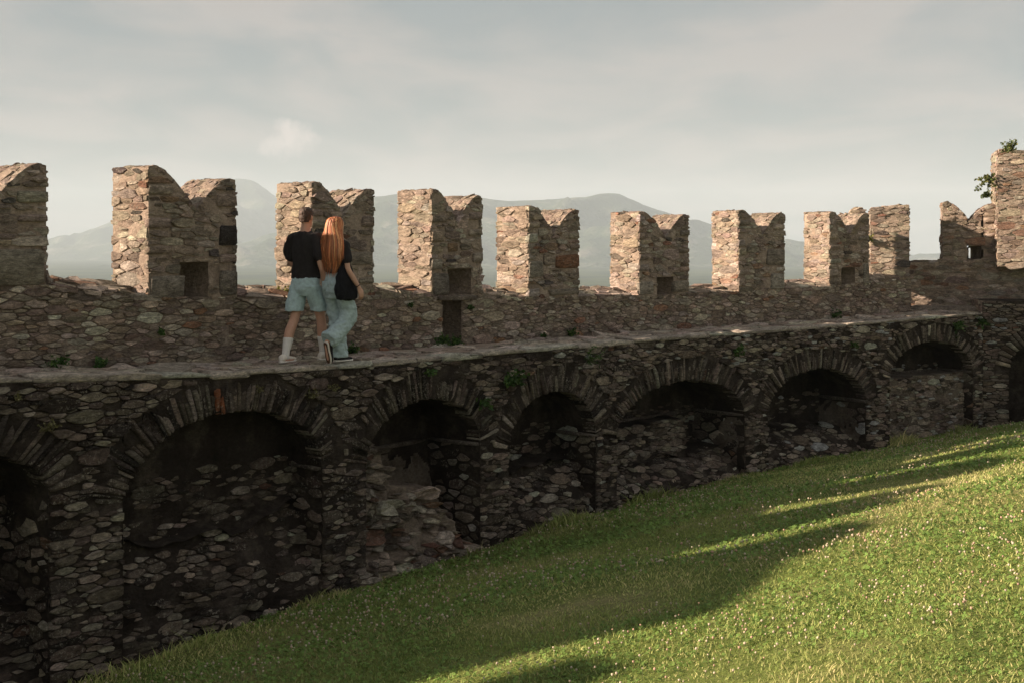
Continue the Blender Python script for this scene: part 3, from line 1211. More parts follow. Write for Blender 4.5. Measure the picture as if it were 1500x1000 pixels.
def merlon(parent, frame, wid, z0, H, drop, notch, hole, label, seed, detail=True, px_limit=300, pal=PAL_UP, thick=TH, specials=(), mat='stone_upper'):
    """swallow-tailed merlon. frame(u, w, z) -> world; u across the front, w towards the viewer"""
    r_ = np.random.default_rng(seed)
    base = frame(np.array([wid / 2]), np.array([-thick / 2]), np.array([z0]))[0]
    me = empty('merlon', base, parent)
    if label:
        me['label'] = label
    uc = wid * r_.uniform(.49, .53)
    uL, uR = wid * .07, wid * .93
    zL, zR = z0 + H, z0 + H - drop
    zN = z0 + H - notch * 1.13 - drop * .3
    nL = 9
    x = np.linspace(0, 1, nL)
    left = [(uL + (uc - uL) * q, zL - (zL - zN) * q ** 1.6) for q in x]
    right = [(uR + (uc - uR) * q, zR - (zR - zN) * q ** 1.6) for q in x][::-1]
    prof = [(0, zL - .015)] + left + right[1:] + [(wid, zR - .015)]
    # core: columns of the profile; the loophole is left open
    S = Soup()
    cut = []
    if hole:
        cut = [hole[0], hole[1]]
    us = sorted(set([round(p[0], 5) for p in prof] + list(np.round(np.linspace(0, wid, 15), 5)) + [round(c, 5) for c in cut]))
    pu, pz = np.array([p[0] for p in prof]), np.array([p[1] for p in prof])
    tops = np.interp(us, pu, pz)
    seed_ = float(r_.uniform(0, 90))

    def sheet(ulist, lows, highs, wv, flip, nv=22):
        ul = np.array(ulist)
        U = np.repeat(ul[:, None], nv, 1)
        Vv = np.array(lows)[:, None] + (np.array(highs) - np.array(lows))[:, None] * np.linspace(0, 1, nv)
        n = fbm(U.ravel(), Vv.ravel(), np.full(U.size, wv), 6, seed_, 3) * .02
        n *= np.minimum(1, np.minimum(U.ravel(), wid - U.ravel()) * 20 + .0)
        S.add(frame(U.ravel(), np.full(U.size, wv) + (n if not flip else -n), Vv.ravel()), grid_faces(len(ul), nv, flip))
    def parts(wv, flip):
        if not hole:
            sheet(us, [z0 - .02] * len(us), tops, wv, flip)
            return
        a = [(u, t) for u, t in zip(us, tops) if u <= hole[0] + 1e-6]
        b = [(u, t) for u, t in zip(us, tops) if hole[0] - 1e-6 <= u <= hole[1] + 1e-6]
        c = [(u, t) for u, t in zip(us, tops) if u >= hole[1] - 1e-6]
        sheet([q[0] for q in a], [z0 - .02] * len(a), [q[1] for q in a], wv, flip)
        sheet([q[0] for q in b], [hole[2]] * len(b), [q[1] for q in b], wv, flip)
        sheet([q[0] for q in c], [z0 - .02] * len(c), [q[1] for q in c], wv, flip)
    parts(0.0, False)
    parts(-thick, True)
    # ends
    nv, nw = 24, 9
    for u, flip, zt in ((0.0, False, pz[0]), (wid, True, pz[-1])):
        Wd, Z = np.meshgrid(np.linspace(-thick, 0, nw), np.linspace(z0 - .02, zt, nv), indexing='ij')
        n = fbm(Wd.ravel(), Z.ravel(), np.full(Wd.size, u + 3), 6, seed_, 3) * .022
        ed = np.minimum(1, np.minimum(-Wd.ravel(), thick + Wd.ravel()) * 20)
        S.add(frame(np.full(Wd.size, u) + n * ed * (-1 if not flip else 1), Wd.ravel(), Z.ravel()), grid_faces(nw, nv, flip))
    # top
    Wd = np.linspace(0, -thick, nw)
    U = np.repeat(pu[:, None], nw, 1)
    Z = np.repeat(pz[:, None], nw, 1)
    n = fbm(U.ravel(), Wd[None].repeat(len(pu), 0).ravel(), Z.ravel(), 7, seed_, 3) * .02
    ed = np.minimum(1, np.minimum(-Wd, thick + Wd) * 20)[None].repeat(len(pu), 0).ravel()
    S.add(frame(U.ravel(), Wd[None].repeat(len(pu), 0).ravel(), Z.ravel() + n * ed), grid_faces(len(pu), nw, False))
    if hole:
        u0, u1, zh = hole[:3]
        dp = thick if len(hole) > 3 and hole[3] else .60
        V = np.array([(u0, 0, z0 - .02), (u0, 0, zh), (u1, 0, zh), (u1, 0, z0 - .02)] + [(u0, -dp, z0 - .02), (u0 + .03, -dp, zh - .05), (u1 - .03, -dp, zh - .05), (u1, -dp, z0 - .02)])
        fcs = [(0, 1, 5, 4), (1, 2, 6, 5), (2, 3, 7, 6)]
        if dp < thick:
            fcs.append((4, 5, 6, 7))
        S.add(frame(V[:, 0], V[:, 1], V[:, 2]), fcs)
        if dp >= thick:
            um = u0 + .42 * (u1 - u0)
            V = np.array([(u1 - .02, -.10, z0 - .02), (u1 - .02, -.10, zh), (um, -thick + .04, zh), (um, -thick + .04, z0 - .02), (u1, -thick + .03, zh), (u1, -thick + .03, z0 - .02)])
            S.add(frame(V[:, 0], V[:, 1], V[:, 2]), [(0, 1, 2, 3), (3, 2, 4, 5)])
    S.build('merlon_core', M['mortar_upper'], me, smooth=True)
    if not detail:
        return me
    # facing stones
    hp = []
    for crv, lft in ((left, True), (right, False)):
        hs = []
        for i in range(len(crv) - 1):
            (a0, b0), (a1, b1) = crv[i], crv[i + 1]
            nx, nz = -(b1 - b0), (a1 - a0)
            hs.append((nx, nz, nx * a0 + nz * b0))
        hs.append((0, 1, zL if lft else zR))
        hp.append(hs)

    def clip(site, poly):
        u, z = site
        zt = float(np.interp(u, pu, pz))
        if z > zt or z < z0 - .0:
            return None
        for a, b, c in hp[0 if u < uc else 1]:
            n_ = math.hypot(a, b) + 1e-9
            poly = halfplane_clip(poly, a, b, c + .012 * n_)
            if len(poly) < 3:
                return None
        poly = halfplane_clip(halfplane_clip(poly, 1, 0, wid + .022), -1, 0, .022)
        poly = halfplane_clip(poly, 0, -1, -z0)
        if hole:
            poly = rect_clip(site, poly, (hole[0], hole[1], z0 - .3, hole[2]))
        for u0, u1, v0, v1, _ in specials:
            poly = rect_clip(site, poly, (u0 - .012, u1 + .012, v0 - .012, v1 + .012))
            if not poly or len(poly) < 3:
                return None
        return poly
    front = lambda u, v, h: frame(u, h, v)
    sm = M[mat]
    specials = list(specials)
    for lft in (True, False):
        zq = z0 + r_.uniform(.0, .2)
        while zq < z0 + H - .25:
            hq, wq = r_.uniform(.08, .17), r_.uniform(.17, .36)
            box = (-.02, wq, zq, zq + hq) if lft else (wid - wq, wid + .018, zq, zq + hq)
            clash = any(box[0] < q[1] + .03 and box[1] > q[0] - .03 and box[2] < q[3] + .02 and box[3] > q[2] - .02 for q in specials)
            if hole and box[0] < hole[1] + .03 and box[1] > hole[0] - .03 and zq < hole[2] + .02:
                clash = True
            if not clash:
                specials.append((*box, pick(pal[:2] + pal[4:5], r_)))
            zq += hq + r_.uniform(.03, .30)
    cells = rubble_cells(0, wid, z0, z0 + H, (.10, .064, .043, .031, .023), 2.9, .010, r_, .045)
    lay(cells, front, me, sm, pal, r_, (.004, .030), clip=clip, limit=px_limit)
    for u0, u1, v0, v1, col in specials:
        q = [(u0, v0), (u1, v0 + .01), (u1 - .01, v1), (u0 + .01, v1 - .01)]
        V, fs = stone_solid(soften(q, r_, .10), .03, r_, tilt=.03)
        make('stone', front(V[:, 0], V[:, 1], V[:, 2]), fs, sm, me, col)
    # left end (sunlit) and right end
    for u, sgn in ((0.0, -1), (wid, 1)):
        if sgn < 0:
            mp = lambda w, v, h: frame(np.zeros(len(w)) - h, w, v)
            lo, hi = -thick, 0.0
        else:
            mp = lambda w, v, h: frame(np.full(len(w), wid) + h, -thick - w, v)
            lo, hi = -thick, 0.0
        zt = pz[0] if sgn < 0 else pz[-1]
        cells = rubble_cells(lo, hi, z0, zt, (.085, .060, .043, .033, .026), 2.8, .009, r_, .045)
        cl = lambda site, poly: None if not (z0 < site[1] < zt) else halfplane_clip(halfplane_clip(halfplane_clip(poly, 1, 0, -.004), -1, 0, thick + .015), 0, 1, zt + .01)
        lay(cells, mp, me, sm, pal, r_, (.002, .024), clip=cl, limit=px_limit, force_stuff=sgn > 0, stuff='side_stones')
    # thin flat stones bedded on the sloping tops
    L = np.concatenate([[0], np.cumsum(np.hypot(np.diff(pu), np.diff(pz)))])
    tu, tz = np.gradient(pu, L + np.arange(len(L)) * 1e-6), np.gradient(pz, L + np.arange(len(L)) * 1e-6)

    def topm(u, v, h):
        a, b = np.interp(u, L, pu), np.interp(u, L, pz)
        ta, tb = np.interp(u, L, tu), np.interp(u, L, tz)
        nn = np.hypot(ta, tb) + 1e-9
        return frame(a - tb / nn * h, -v, b + ta / nn * h)
    cells = rubble_cells(0, L[-1], 0, thick, (.10, .075, .055, .04), 1.0, .012, r_, 0)
    cl = lambda site, poly: halfplane_clip(halfplane_clip(halfplane_clip(halfplane_clip(poly, 0, -1, .02), 0, 1, thick + .01), -1, 0, .01), 1, 0, L[-1] + .01)
    lay(cells, topm, me, sm, [(2, (.33, .26, .205)), (1, (.27, .205, .16)), (1, (.39, .315, .25))], r_, (.001, .010), clip=cl, limit=60, stuff='top_stones')
    return me


def curve_frame(s0, wid):
    x, y, t = [float(q) for q in C1.at(s0)]
    x2, y2, _ = [float(q) for q in C1.at(s0 + wid)]
    ta = math.atan2(y2 - y, x2 - x)
    c, s = math.cos(ta), math.sin(ta)

    def f(u, w, z):
        u, w, z = np.broadcast_arrays(np.asarray(u, float), np.asarray(w, float), np.asarray(z, float))
        return np.stack([x + c * u + s * w, y + s * u - c * w, z], -1)
    return f


def build_merlons():
    # first merlon, cut by the left edge of the picture, then seven more
    fr = curve_frame(-2.55, 1.30)
    merlon(battle, fr, 1.30, -.45, 1.30, .0, .40, None, 'merlon cut by the picture edge, with a large pale slab at its foot', 100,
           specials=[(.68, 1.28, -.42, -.02, (.33, .29, .225))])
    for i, (pl, pr, yt, drop, notch, hole, lab) in enumerate(MER):
        s0, y0 = C1.find(pl)
        s1, y1 = C1.find(pr)
        wid = s1 - s0
        z0 = float(min(zpar(s0), zpar(s1))) - .01
        H = (HY - yt) / F * y0 - z0
        hl = None
        if hole:
            sa, ya = C1.find(hole[0])
            sb, yb = C1.find(hole[1])
            hl = (sa - s0, sb - s0, (HY - hole[2]) / F * ya)
        sp = []
        if i == 0:
            sp = [(.80 * wid, wid + .02, z0 + .62, z0 + .88, (.055, .048, .045)), (.80 * wid, wid + .015, z0 + .03, z0 + .34, (.27, .235, .19)), (.02, .40 * wid, z0 + .02, z0 + .30, (.30, .26, .21))]
        if i == 1:
            sp = [(.46 * wid, .97 * wid, z0 + .42, z0 + .60, (.31, .26, .205))]
        if i == 2:
            sp = [(.02, .33 * wid, z0 + .03, z0 + .36, (.24, .21, .175)), (.30 * wid, .50 * wid, z0 + .66, z0 + .80, (.30, .20, .12))]
        if i == 3:
            sp = [(.52 * wid, wid + .01, z0 + .47, z0 + .70, (.27, .135, .075)), (.40 * wid, wid, z0 + .04, z0 + .15, (.29, .245, .19)), (-.015, .28 * wid, z0 + .34, z0 + .60, (.34, .30, .24))]
        if i == 4:
            sp = [(.68 * wid, wid, z0 + .03, z0 + .26, (.33, .28, .215)), (-.02, .28 * wid, z0 + .02, z0 + .26, (.38, .33, .27))]
        if i == 5:
            sp = [(.60 * wid, wid + .015, z0 + .50, z0 + .82, (.30, .255, .205)), (.70 * wid, wid + .01, z0 + .03, z0 + .35, (.37, .33, .27))]
        if i == 6:
            sp = [(.86 * wid, wid + .01, z0 + .03, z0 + .48, (.36, .32, .26))]
        merlon(battle, curve_frame(s0, wid), wid, z0, H, drop, notch, hl, lab, 110 + i, specials=sp)
        if hole and i == 2:
            pass
    # the wall goes on out of the picture to the left
    merlon(battle, curve_frame(-7.55, 3.75), 3.75, float(zpar(-6)) - .03, 1.34, .02, .10, None, None, 139, detail=False)  # unseen extra-wide block, embrasure closed up to cast shade on the lawn
    s = -10.05
    k = 0
    while s > -17.5:
        z0 = float(zpar(s)) - .03
        merlon(battle, curve_frame(s, 1.27), 1.27, z0, 1.36, .03, .40, None, None, 140 + k, detail=False)
        s -= 2.5
        k += 1


build_parapet()
build_merlons()


# ------------------------------------------------------------------ corner at the right
def line_frame(pxa, Ya, pxb, Yb):
    """frame along a straight wall face from column pxa at depth Ya to column pxb at depth Yb"""
    x0, y0 = (pxa - CX) / F * Ya, Ya
    x1, y1 = (pxb - CX) / F * Yb, Yb
    L = math.hypot(x1 - x0, y1 - y0)
    c, s = (x1 - x0) / L, (y1 - y0) / L

    def f(u, w, z):
        u, w, z = np.broadcast_arrays(np.asarray(u, float), np.asarray(w, float), np.asarray(z, float))
        return np.stack([x0 + c * u + s * w, y0 + s * u - c * w, z], -1)
    return f, L


def masonry_box(parent, frame, L, z0, ztopf, thick, seed, mats, pal, limit=200, left_end=True, hole=None, name='wall_core', hr=(.004, .028), joint=.012, rs=(.09, .062, .045, .034, .027)):
    """straight piece of rubble wall with front, left end, right end and top"""
    r_ = np.random.default_rng(seed)
    S = Soup()
    us = np.linspace(0, L, max(4, int(L / .1)))
    nv = 20
    tops = np.array([ztopf(u) for u in us])
    U = np.repeat(us[:, None], nv, 1)
    Z = z0 + (tops - z0)[:, None] * np.linspace(0, 1, nv)
    n = fbm(U.ravel(), Z.ravel(), U.ravel() * 0, 5, seed, 3) * .025
    S.add(frame(U.ravel(), n, Z.ravel()), grid_faces(len(us), nv))
    S.add(frame(U.ravel(), np.full(U.size, -thick), Z.ravel()), grid_faces(len(us), nv, True))
    Wd = np.linspace(0, -thick, 6)
    U2, W2 = np.meshgrid(us, Wd, indexing='ij')
    S.add(frame(U2.ravel(), W2.ravel(), np.repeat(tops, 6) + .0), grid_faces(len(us), 6))
    for u, flip, zt in ((0, False, tops[0]), (L, True, tops[-1])):
        W3, Z3 = np.meshgrid(np.linspace(-thick, 0, 7), np.linspace(z0, zt, 16), indexing='ij')
        S.add(frame(np.full(W3.size, u), W3.ravel(), Z3.ravel()), grid_faces(7, 16, flip))
    S.build(name, M[mats[1]], parent)
    front = lambda u, v, h: frame(u, h, v)

    def clip(site, poly):
        zt = ztopf(site[0])
        if site[1] > zt or site[1] < z0:
            return None
        poly = halfplane_clip(halfplane_clip(halfplane_clip(poly, 0, 1, zt + .01), 1, 0, L + .02), -1, 0, .02)
        if hole:
            poly = rect_clip(site, poly, hole)
        return poly
    lay(rubble_cells(0, L, z0, float(tops.max()), rs, 2.8, joint, r_, .055), front, parent, M[mats[0]], pal, r_, hr, clip=clip, limit=limit)
    if left_end:
        mp = lambda w, v, h: frame(-h, w, v)
        cl = lambda site, poly: None if not (z0 < site[1] < tops[0]) else halfplane_clip(halfplane_clip(halfplane_clip(poly, 1, 0, -.004), -1, 0, thick), 0, 1, float(tops[0]) + .01)
        lay(rubble_cells(-thick, 0, z0, float(tops[0]), rs, 2.8, joint, r_, .055), mp, parent, M[mats[0]], pal, r_, hr, clip=cl, limit=60, stuff='side_stones')
    top = lambda u, v, h: frame(u, -v, np.array([ztopf(q) for q in u]) + h)
    cl = lambda site, poly: halfplane_clip(halfplane_clip(halfplane_clip(halfplane_clip(poly, 0, -1, .02), 0, 1, thick), 1, 0, L), -1, 0, .0)
    lay(rubble_cells(0, L, 0, thick, (.12, .09, .065), 1.4, .02, r_, 0), top, parent, M[mats[0]], pal, r_, (.01, .035), clip=cl, limit=30, stuff='top_stones')


def build_corner():
    corner = empty('corner_wall', ((1440 - CX) / F * 27, 27, -3.9), None, 'lit end wall with a tall tower block where the battlements turn the corner', 'wall')
    PAL_C = [(40, (.38, .30, .235)), (25, (.46, .38, .30)), (20, (.28, .22, .175)), (6, (.34, .21, .14)), (8, (.45, .39, .32))]
    # merlon seen end-on just before the corner (belongs to the battlements)
    g, L = line_frame(1276, 26.75, 1332, 26.55)
    m9 = empty('merlon', g(L / 2, -.3, -.66), battle, 'plain flat-topped merlon seen end-on at the corner')
    masonry_box(m9, g, L, -.70, lambda u: .80 + .06 * u / L, 1.25, 201, ('stone_upper', 'mortar_upper'), PAL_UP, 120, name='merlon_core')
    # rounded horn showing behind the eighth merlon
    g2, L2 = line_frame(1246, 28.2, 1274, 28.2)
    hm = empty('merlon', g2(L2 / 2, -.2, -.66), battle, 'rounded horn peeping out behind the last swallow-tailed merlon')
    masonry_box(hm, g2, L2, -.8, lambda u: .86 - .30 * abs((u / L2 - .5) * 2) ** 2.4, .5, 202, ('stone_upper', 'mortar_upper'), PAL_UP, 40, name='merlon_core')
    # parapet of the end wall
    g3, L3 = line_frame(1322, 27.55, 1620, 26.6)
    endp = empty('parapet', g3(L3 / 2, 0, -1.4), corner)
    masonry_box(endp, g3, L3, -2.2, lambda u: -.385 + .035 * u, .66, 203, ('stone_upper', 'mortar_upper'), PAL_C, 220, left_end=False, name='parapet_core')
    # swallow-tailed merlon with the open loophole
    xa = 1382
    g4, L4 = line_frame(1382, 27.38, 1458, 27.12)
    hole = ((1419 - 1382) / 76 * L4, (1437 - 1382) / 76 * L4, (HY - 360.5) / F * 27.25)
    z0 = -.36
    r_ = np.random.default_rng(9)
    merlon(corner, g4, L4, z0 + .0, (HY - 296) / F * 27.3 - z0, .05, .37, (hole[0], hole[1], hole[2], True), 'swallow-tailed merlon with sky showing through its loophole', 204, pal=PAL_C)
    # tower block
    g5, L5 = line_frame(1462, 26.72, 1640, 26.1)
    tow = empty('tower_block', g5(L5 / 2, -.5, -.3), corner, 'tall square block with weeds on its top')
    masonry_box(tow, g5, L5, -.45, lambda u: (HY - 221) / F * 26.7 + .02 * math.sin(u * 9), 1.15, 205, ('stone_upper', 'mortar_upper'), PAL_C, 220, name='tower_core')
    # lower part of the end wall with its own ledge and arch
    Yc = 26.0
    g6, L6 = line_frame(1439, 26.05, 1640, 25.55)
    low = empty('lower_wall', g6(L6 / 2, 0, -3.8), corner)
    ztop = (HY - 441) / F * 26.0
    r_ = np.random.default_rng(77)
    S = Soup()
    # arch opening from column 1480
    ul, ur = (1479 - 1439) / 201 * L6, (1590 - 1439) / 201 * L6
    A = dict(sl=ul, sr=ur, sc=(ul + ur) / 2, a=(ur - ul) / 2, zs=(HY - 548) / F * 26, b=.78)
    fl = lambda u, v, h: g6(u, h, v)
    for a_, b_ in ((0, ul), (ur, L6)):
        us = np.linspace(a_, b_, 12)
        U, V = np.meshgrid(us, np.linspace(-4.3, ztop, 34), indexing='ij')
        rough_grid(S, U, V, fl, .03, 5, 7.0 + a_)
    us = A['sc'] + A['a'] * np.sin(np.linspace(-math.pi / 2, math.pi / 2, 30))
    lo = arch_z(A, us)
    U = np.repeat(us[:, None], 14, 1)
    V = lo[:, None] + (ztop - lo)[:, None] * np.linspace(0, 1, 14)
    rough_grid(S, U, V, fl, .03, 5, 9.0)
    prof = [(ul, -4.3), (ul, A['zs'])] + [(A['sc'] + A['a'] * math.cos(t), A['zs'] + A['b'] * math.sin(t)) for t in np.linspace(math.pi, 0, 20)[1:-1]] + [(ur, A['zs']), (ur, -4.3)]
    P = np.array(prof)
    U = np.repeat(P[:, 0:1], 4, 1)
    Z = np.repeat(P[:, 1:2], 4, 1)
    Wd = np.repeat(np.linspace(0, -.8, 4)[None], len(P), 0)
    S.add(g6(U.ravel(), Wd.ravel(), Z.ravel()), grid_faces(len(P), 4))
    U, V = np.meshgrid(np.linspace(ul - .05, ur + .05, 10), np.linspace(-4.3, ztop, 10), indexing='ij')
    rough_grid(S, U, V, lambda u, v, h: g6(u, h - .78, v), .03, 4, 4.0)
    # top of the lower wall runs back under the parapet
    U, V = np.meshgrid(np.linspace(.0, L6, 12), np.linspace(0, 1.6, 5), indexing='ij')
    S.add(g6(U.ravel(), -V.ravel(), np.full(U.size, ztop)), grid_faces(12, 5))
    S9 = Soup()
    W9, Z9 = np.meshgrid(np.linspace(-1.6, 0, 8), np.linspace(-4.2, ztop, 12), indexing='ij')
    S9.add(g6(np.zeros(W9.size), W9.ravel(), Z9.ravel()), grid_faces(8, 12))
    S9.build('wall_return', M['mortar_upper'], low)
    lay(rubble_cells(-1.6, 0, -1.6, ztop, (.09, .06, .043, .032, .025), 2.8, .01, r_, .045), lambda w, v, h: g6(-h, w, v), low, M['stone_upper'], PAL_PAR, r_, (.004, .025),
        clip=lambda site, poly: halfplane_clip(halfplane_clip(poly, 0, 1, ztop), 1, 0, 0.0), limit=40)
    U9, W9 = np.meshgrid(np.linspace(-2.6, .0, 10), np.linspace(.35, -1.7, 9), indexing='ij')
    S.add(g6(U9.ravel(), W9.ravel(), np.full(U9.size, -1.455)), grid_faces(10, 9))
    S.build('wall_core', M['mortar_lower'], low)
    ob = arch_obstacle(A, .3)

    def clip(site, poly):
        if site[1] > ztop:
            return None
        poly = halfplane_clip(halfplane_clip(poly, 0, 1, ztop), -1, 0, -.01)
        return ob(site, poly) if poly and len(poly) > 2 else None
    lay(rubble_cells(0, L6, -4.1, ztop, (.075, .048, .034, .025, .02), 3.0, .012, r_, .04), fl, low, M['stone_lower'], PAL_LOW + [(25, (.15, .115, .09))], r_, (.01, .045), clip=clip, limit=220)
    for t in np.linspace(2.9, .3, 24):
        q = []
        dt = 2.6 / 24 / 2 * .86
        for tt, l in ((t + dt, 0), (t - dt, 0), (t - dt, r_.uniform(.24, .34)), (t + dt, r_.uniform(.24, .34))):
            q.append((A['sc'] + (A['a'] + l) * math.cos(tt), A['zs'] + (A['b'] + l) * math.sin(tt)))
        if poly_area(q) < 0:
            q = q[::-1]
        V, fs = stone_solid(soften(q, r_, .14), .03, r_, root=.2)
        make('voussoir', fl(V[:, 0], V[:, 1], V[:, 2]), fs, M['stone_lower'], low, pick(PAL_LOW, r_) * 1.2)
    zl = (HY - 556) / F * 26
    block('ledge', (.03, ul - .02, zl - .05, zl + .02, -.03, .06), fl, M['stone_lower'], low, r_, (.19, .155, .125))
    # low step along the foot of the end parapet
    zs_ = (HY - 447) / F * 27
    g7, L7 = line_frame(1334, 27.2, 1452, 26.75)
    block('stone_step', (0.0, L7, -1.62, zs_ - .02, -.4, .16), lambda u, v, h: g7(u, h, v), M['stone_lower'], corner, r_, (.34, .28, .225), seg=14)


build_corner()


# ------------------------------------------------------------------ people
def ring_mesh(sections, n=20):
    """loft: sections = [(center, ax, ay)] with ax, ay 3-vectors (half axes); closed with fans"""
    V, fs = [], []
    for c, ax, ay in sections:
        for k in range(n):
            a = 2 * math.pi * k / n
            V.append(Vector(c) + Vector(ax) * math.cos(a) + Vector(ay) * math.sin(a))
    m = len(sections)
    for i in range(m - 1):
        for k in range(n):
            a, b = i * n + k, i * n + (k + 1) % n
            fs.append((a, b, b + n, a + n))
    fs.append(tuple(range(n - 1, -1, -1)))
    fs.append(tuple(range((m - 1) * n, m * n)))
    return V, fs


def zloft(secs, n=24):
    """sections stacked in z: (x, y, z, rx, ry)"""
    return ring_mesh([((x, y, z), (rx, 0, 0), (0, ry, 0)) for x, y, z, rx, ry in secs], n)


def limb(pts, rad, n=14, flat=None):
    """tapered tube through points with rounded ends"""
    P = [Vector(p) for p in pts]
    # resample with Catmull-Rom
    Q, Rr = [], []
    for i in range(len(P) - 1):
        p0, p1, p2, p3 = P[max(i - 1, 0)], P[i], P[i + 1], P[min(i + 2, len(P) - 1)]
        for k in range(6):
            t = k / 6
            Q.append(.5 * ((2 * p1) + (p2 - p0) * t + (2 * p0 - 5 * p1 + 4 * p2 - p3) * t * t + (3 * p1 - p0 - 3 * p2 + p3) * t ** 3))
            tt = t * t * (3 - 2 * t)
            Rr.append(rad[i] * (1 - tt) + rad[i + 1] * tt)
    Q.append(P[-1])
    Rr.append(rad[-1])
    secs = []
    d0 = (Q[1] - Q[0]).normalized()
    ref = Vector((0, 1, 0)) if abs(d0.y) < .9 else Vector((1, 0, 0))
    ax = d0.cross(ref).normalized()
    for i, q in enumerate(Q):
        d = (Q[min(i + 1, len(Q) - 1)] - Q[max(i - 1, 0)]).normalized()
        ax = (ax - d * ax.dot(d)).normalized()
        ay = d.cross(ax)
        r = Rr[i]
        fx = 1.0 if flat is None else flat
        if i == 0:
            for k in (.95, .7, .35):
                rr = r * math.sqrt(1 - k * k)
                secs.append((q - d * r * k, ax * rr, ay * rr * fx))
        secs.append((q, ax * r, ay * r * fx))
        if i == len(Q) - 1:
            for k in (.35, .7, .95):
                rr = r * math.sqrt(1 - k * k)
                secs.append((q + d * r * k, ax * rr, ay * rr * fx))
    return ring_mesh(secs, n)


def ellipsoid(c, r, n=16, m=10):
    secs = []
    for i in range(1, m):
        a = -math.pi / 2 + math.pi * i / m
        secs.append(((c[0], c[1], c[2] + r[2] * math.sin(a)), (r[0] * math.cos(a), 0, 0), (0, r[1] * math.cos(a), 0)))
    return ring_mesh(secs, n)


def fuse(name, pieces, voxel, mat, parent, xf, smooth_it=4, fold=None):
    """union of closed pieces into one continuous surface (voxel remesh), in a figure's local space, moved by xf"""
    V, fs = [], []
    for pv, pf in pieces:
        b = len(V)
        V += [tuple(v) for v in pv]
        fs += [tuple(i + b for i in f) for f in pf]
    me = bpy.data.meshes.new(name + '_raw')
    me.from_pydata(V, [], fs)
    o = bpy.data.objects.new(name + '_raw', me)
    COL.objects.link(o)
    m = o.modifiers.new('r', 'REMESH')
    m.mode = 'VOXEL'
    m.voxel_size = voxel
    m.use_smooth_shade = True
    s = o.modifiers.new('s', 'SMOOTH')
    s.factor = .5
    s.iterations = smooth_it
    dg = bpy.context.evaluated_depsgraph_get()
    ev = o.evaluated_get(dg)
    em = bpy.data.meshes.new_from_object(ev)
    co = np.empty(len(em.vertices) * 3, np.float32)
    em.vertices.foreach_get('co', co)
    co = co.reshape(-1, 3).astype(float)
    nr = np.empty(len(em.vertices) * 3, np.float32)
    em.vertices.foreach_get('normal', nr)
    nr = nr.reshape(-1, 3)
    if fold:
        co = co + nr * np.array([fold(*p) for p in co])[:, None]
    faces = [tuple(p.vertices) for p in em.polygons]
    bpy.data.objects.remove(o)
    bpy.data.meshes.remove(me)
    bpy.data.meshes.remove(em)
    return make(name, xf(co), faces, mat, parent)


def xform(loc, rotz):
    c, s = math.cos(rotz), math.sin(rotz)

    def f(P):
        P = np.asarray([tuple(p) for p in P], float)
        return np.stack([loc[0] + c * P[:, 0] - s * P[:, 1], loc[1] + s * P[:, 0] + c * P[:, 1], loc[2] + P[:, 2]], -1)
    return f


def hand(wrist, direction, palm_n, side, sc=1.0):
    """relaxed hand: palm, four bent fingers of unequal length, thumb leaving the side of the palm. side: vector towards the thumb"""
    d, n = Vector(direction).normalized(), Vector(palm_n).normalized()
    t = Vector(side).normalized()
    w = Vector(wrist)
    out = []
    c = w + d * .05 * sc
    out.append(ring_mesh([(w + d * k * sc, t * a * sc, n * b * sc) for k, a, b in ((-.012, .022, .019), (.0, .027, .02), (.02, .034, .018), (.05, .041, .0165), (.08, .041, .014), (.094, .034, .010))], 14))
    for i, (off, ln) in enumerate(((.030, .070), (.010, .079), (-.010, .073), (-.029, .057))):
        b = w + d * .082 * sc + t * off * sc
        k1 = b + d * ln * .45 * sc + n * .006 * sc
        k2 = k1 + d * ln * .30 * sc + n * (.017 + .003 * i) * sc
        k3 = k2 + d * ln * .16 * sc + n * .019 * sc
        out.append(limb([b - d * .02 * sc, b, k1, k2, k3], [.0088 * sc, .0092 * sc, .0085 * sc, .0078 * sc, .0068 * sc], 10))
    b = w + d * .022 * sc + t * .026 * sc
    out.append(limb([b, b + d * .026 * sc + t * .022 * sc + n * .010 * sc, b + d * .055 * sc + t * .030 * sc + n * .020 * sc, b + d * .076 * sc + t * .028 * sc + n * .026 * sc],
                    [.0135 * sc, .0118 * sc, .0102 * sc, .0085 * sc], 10))
    return out


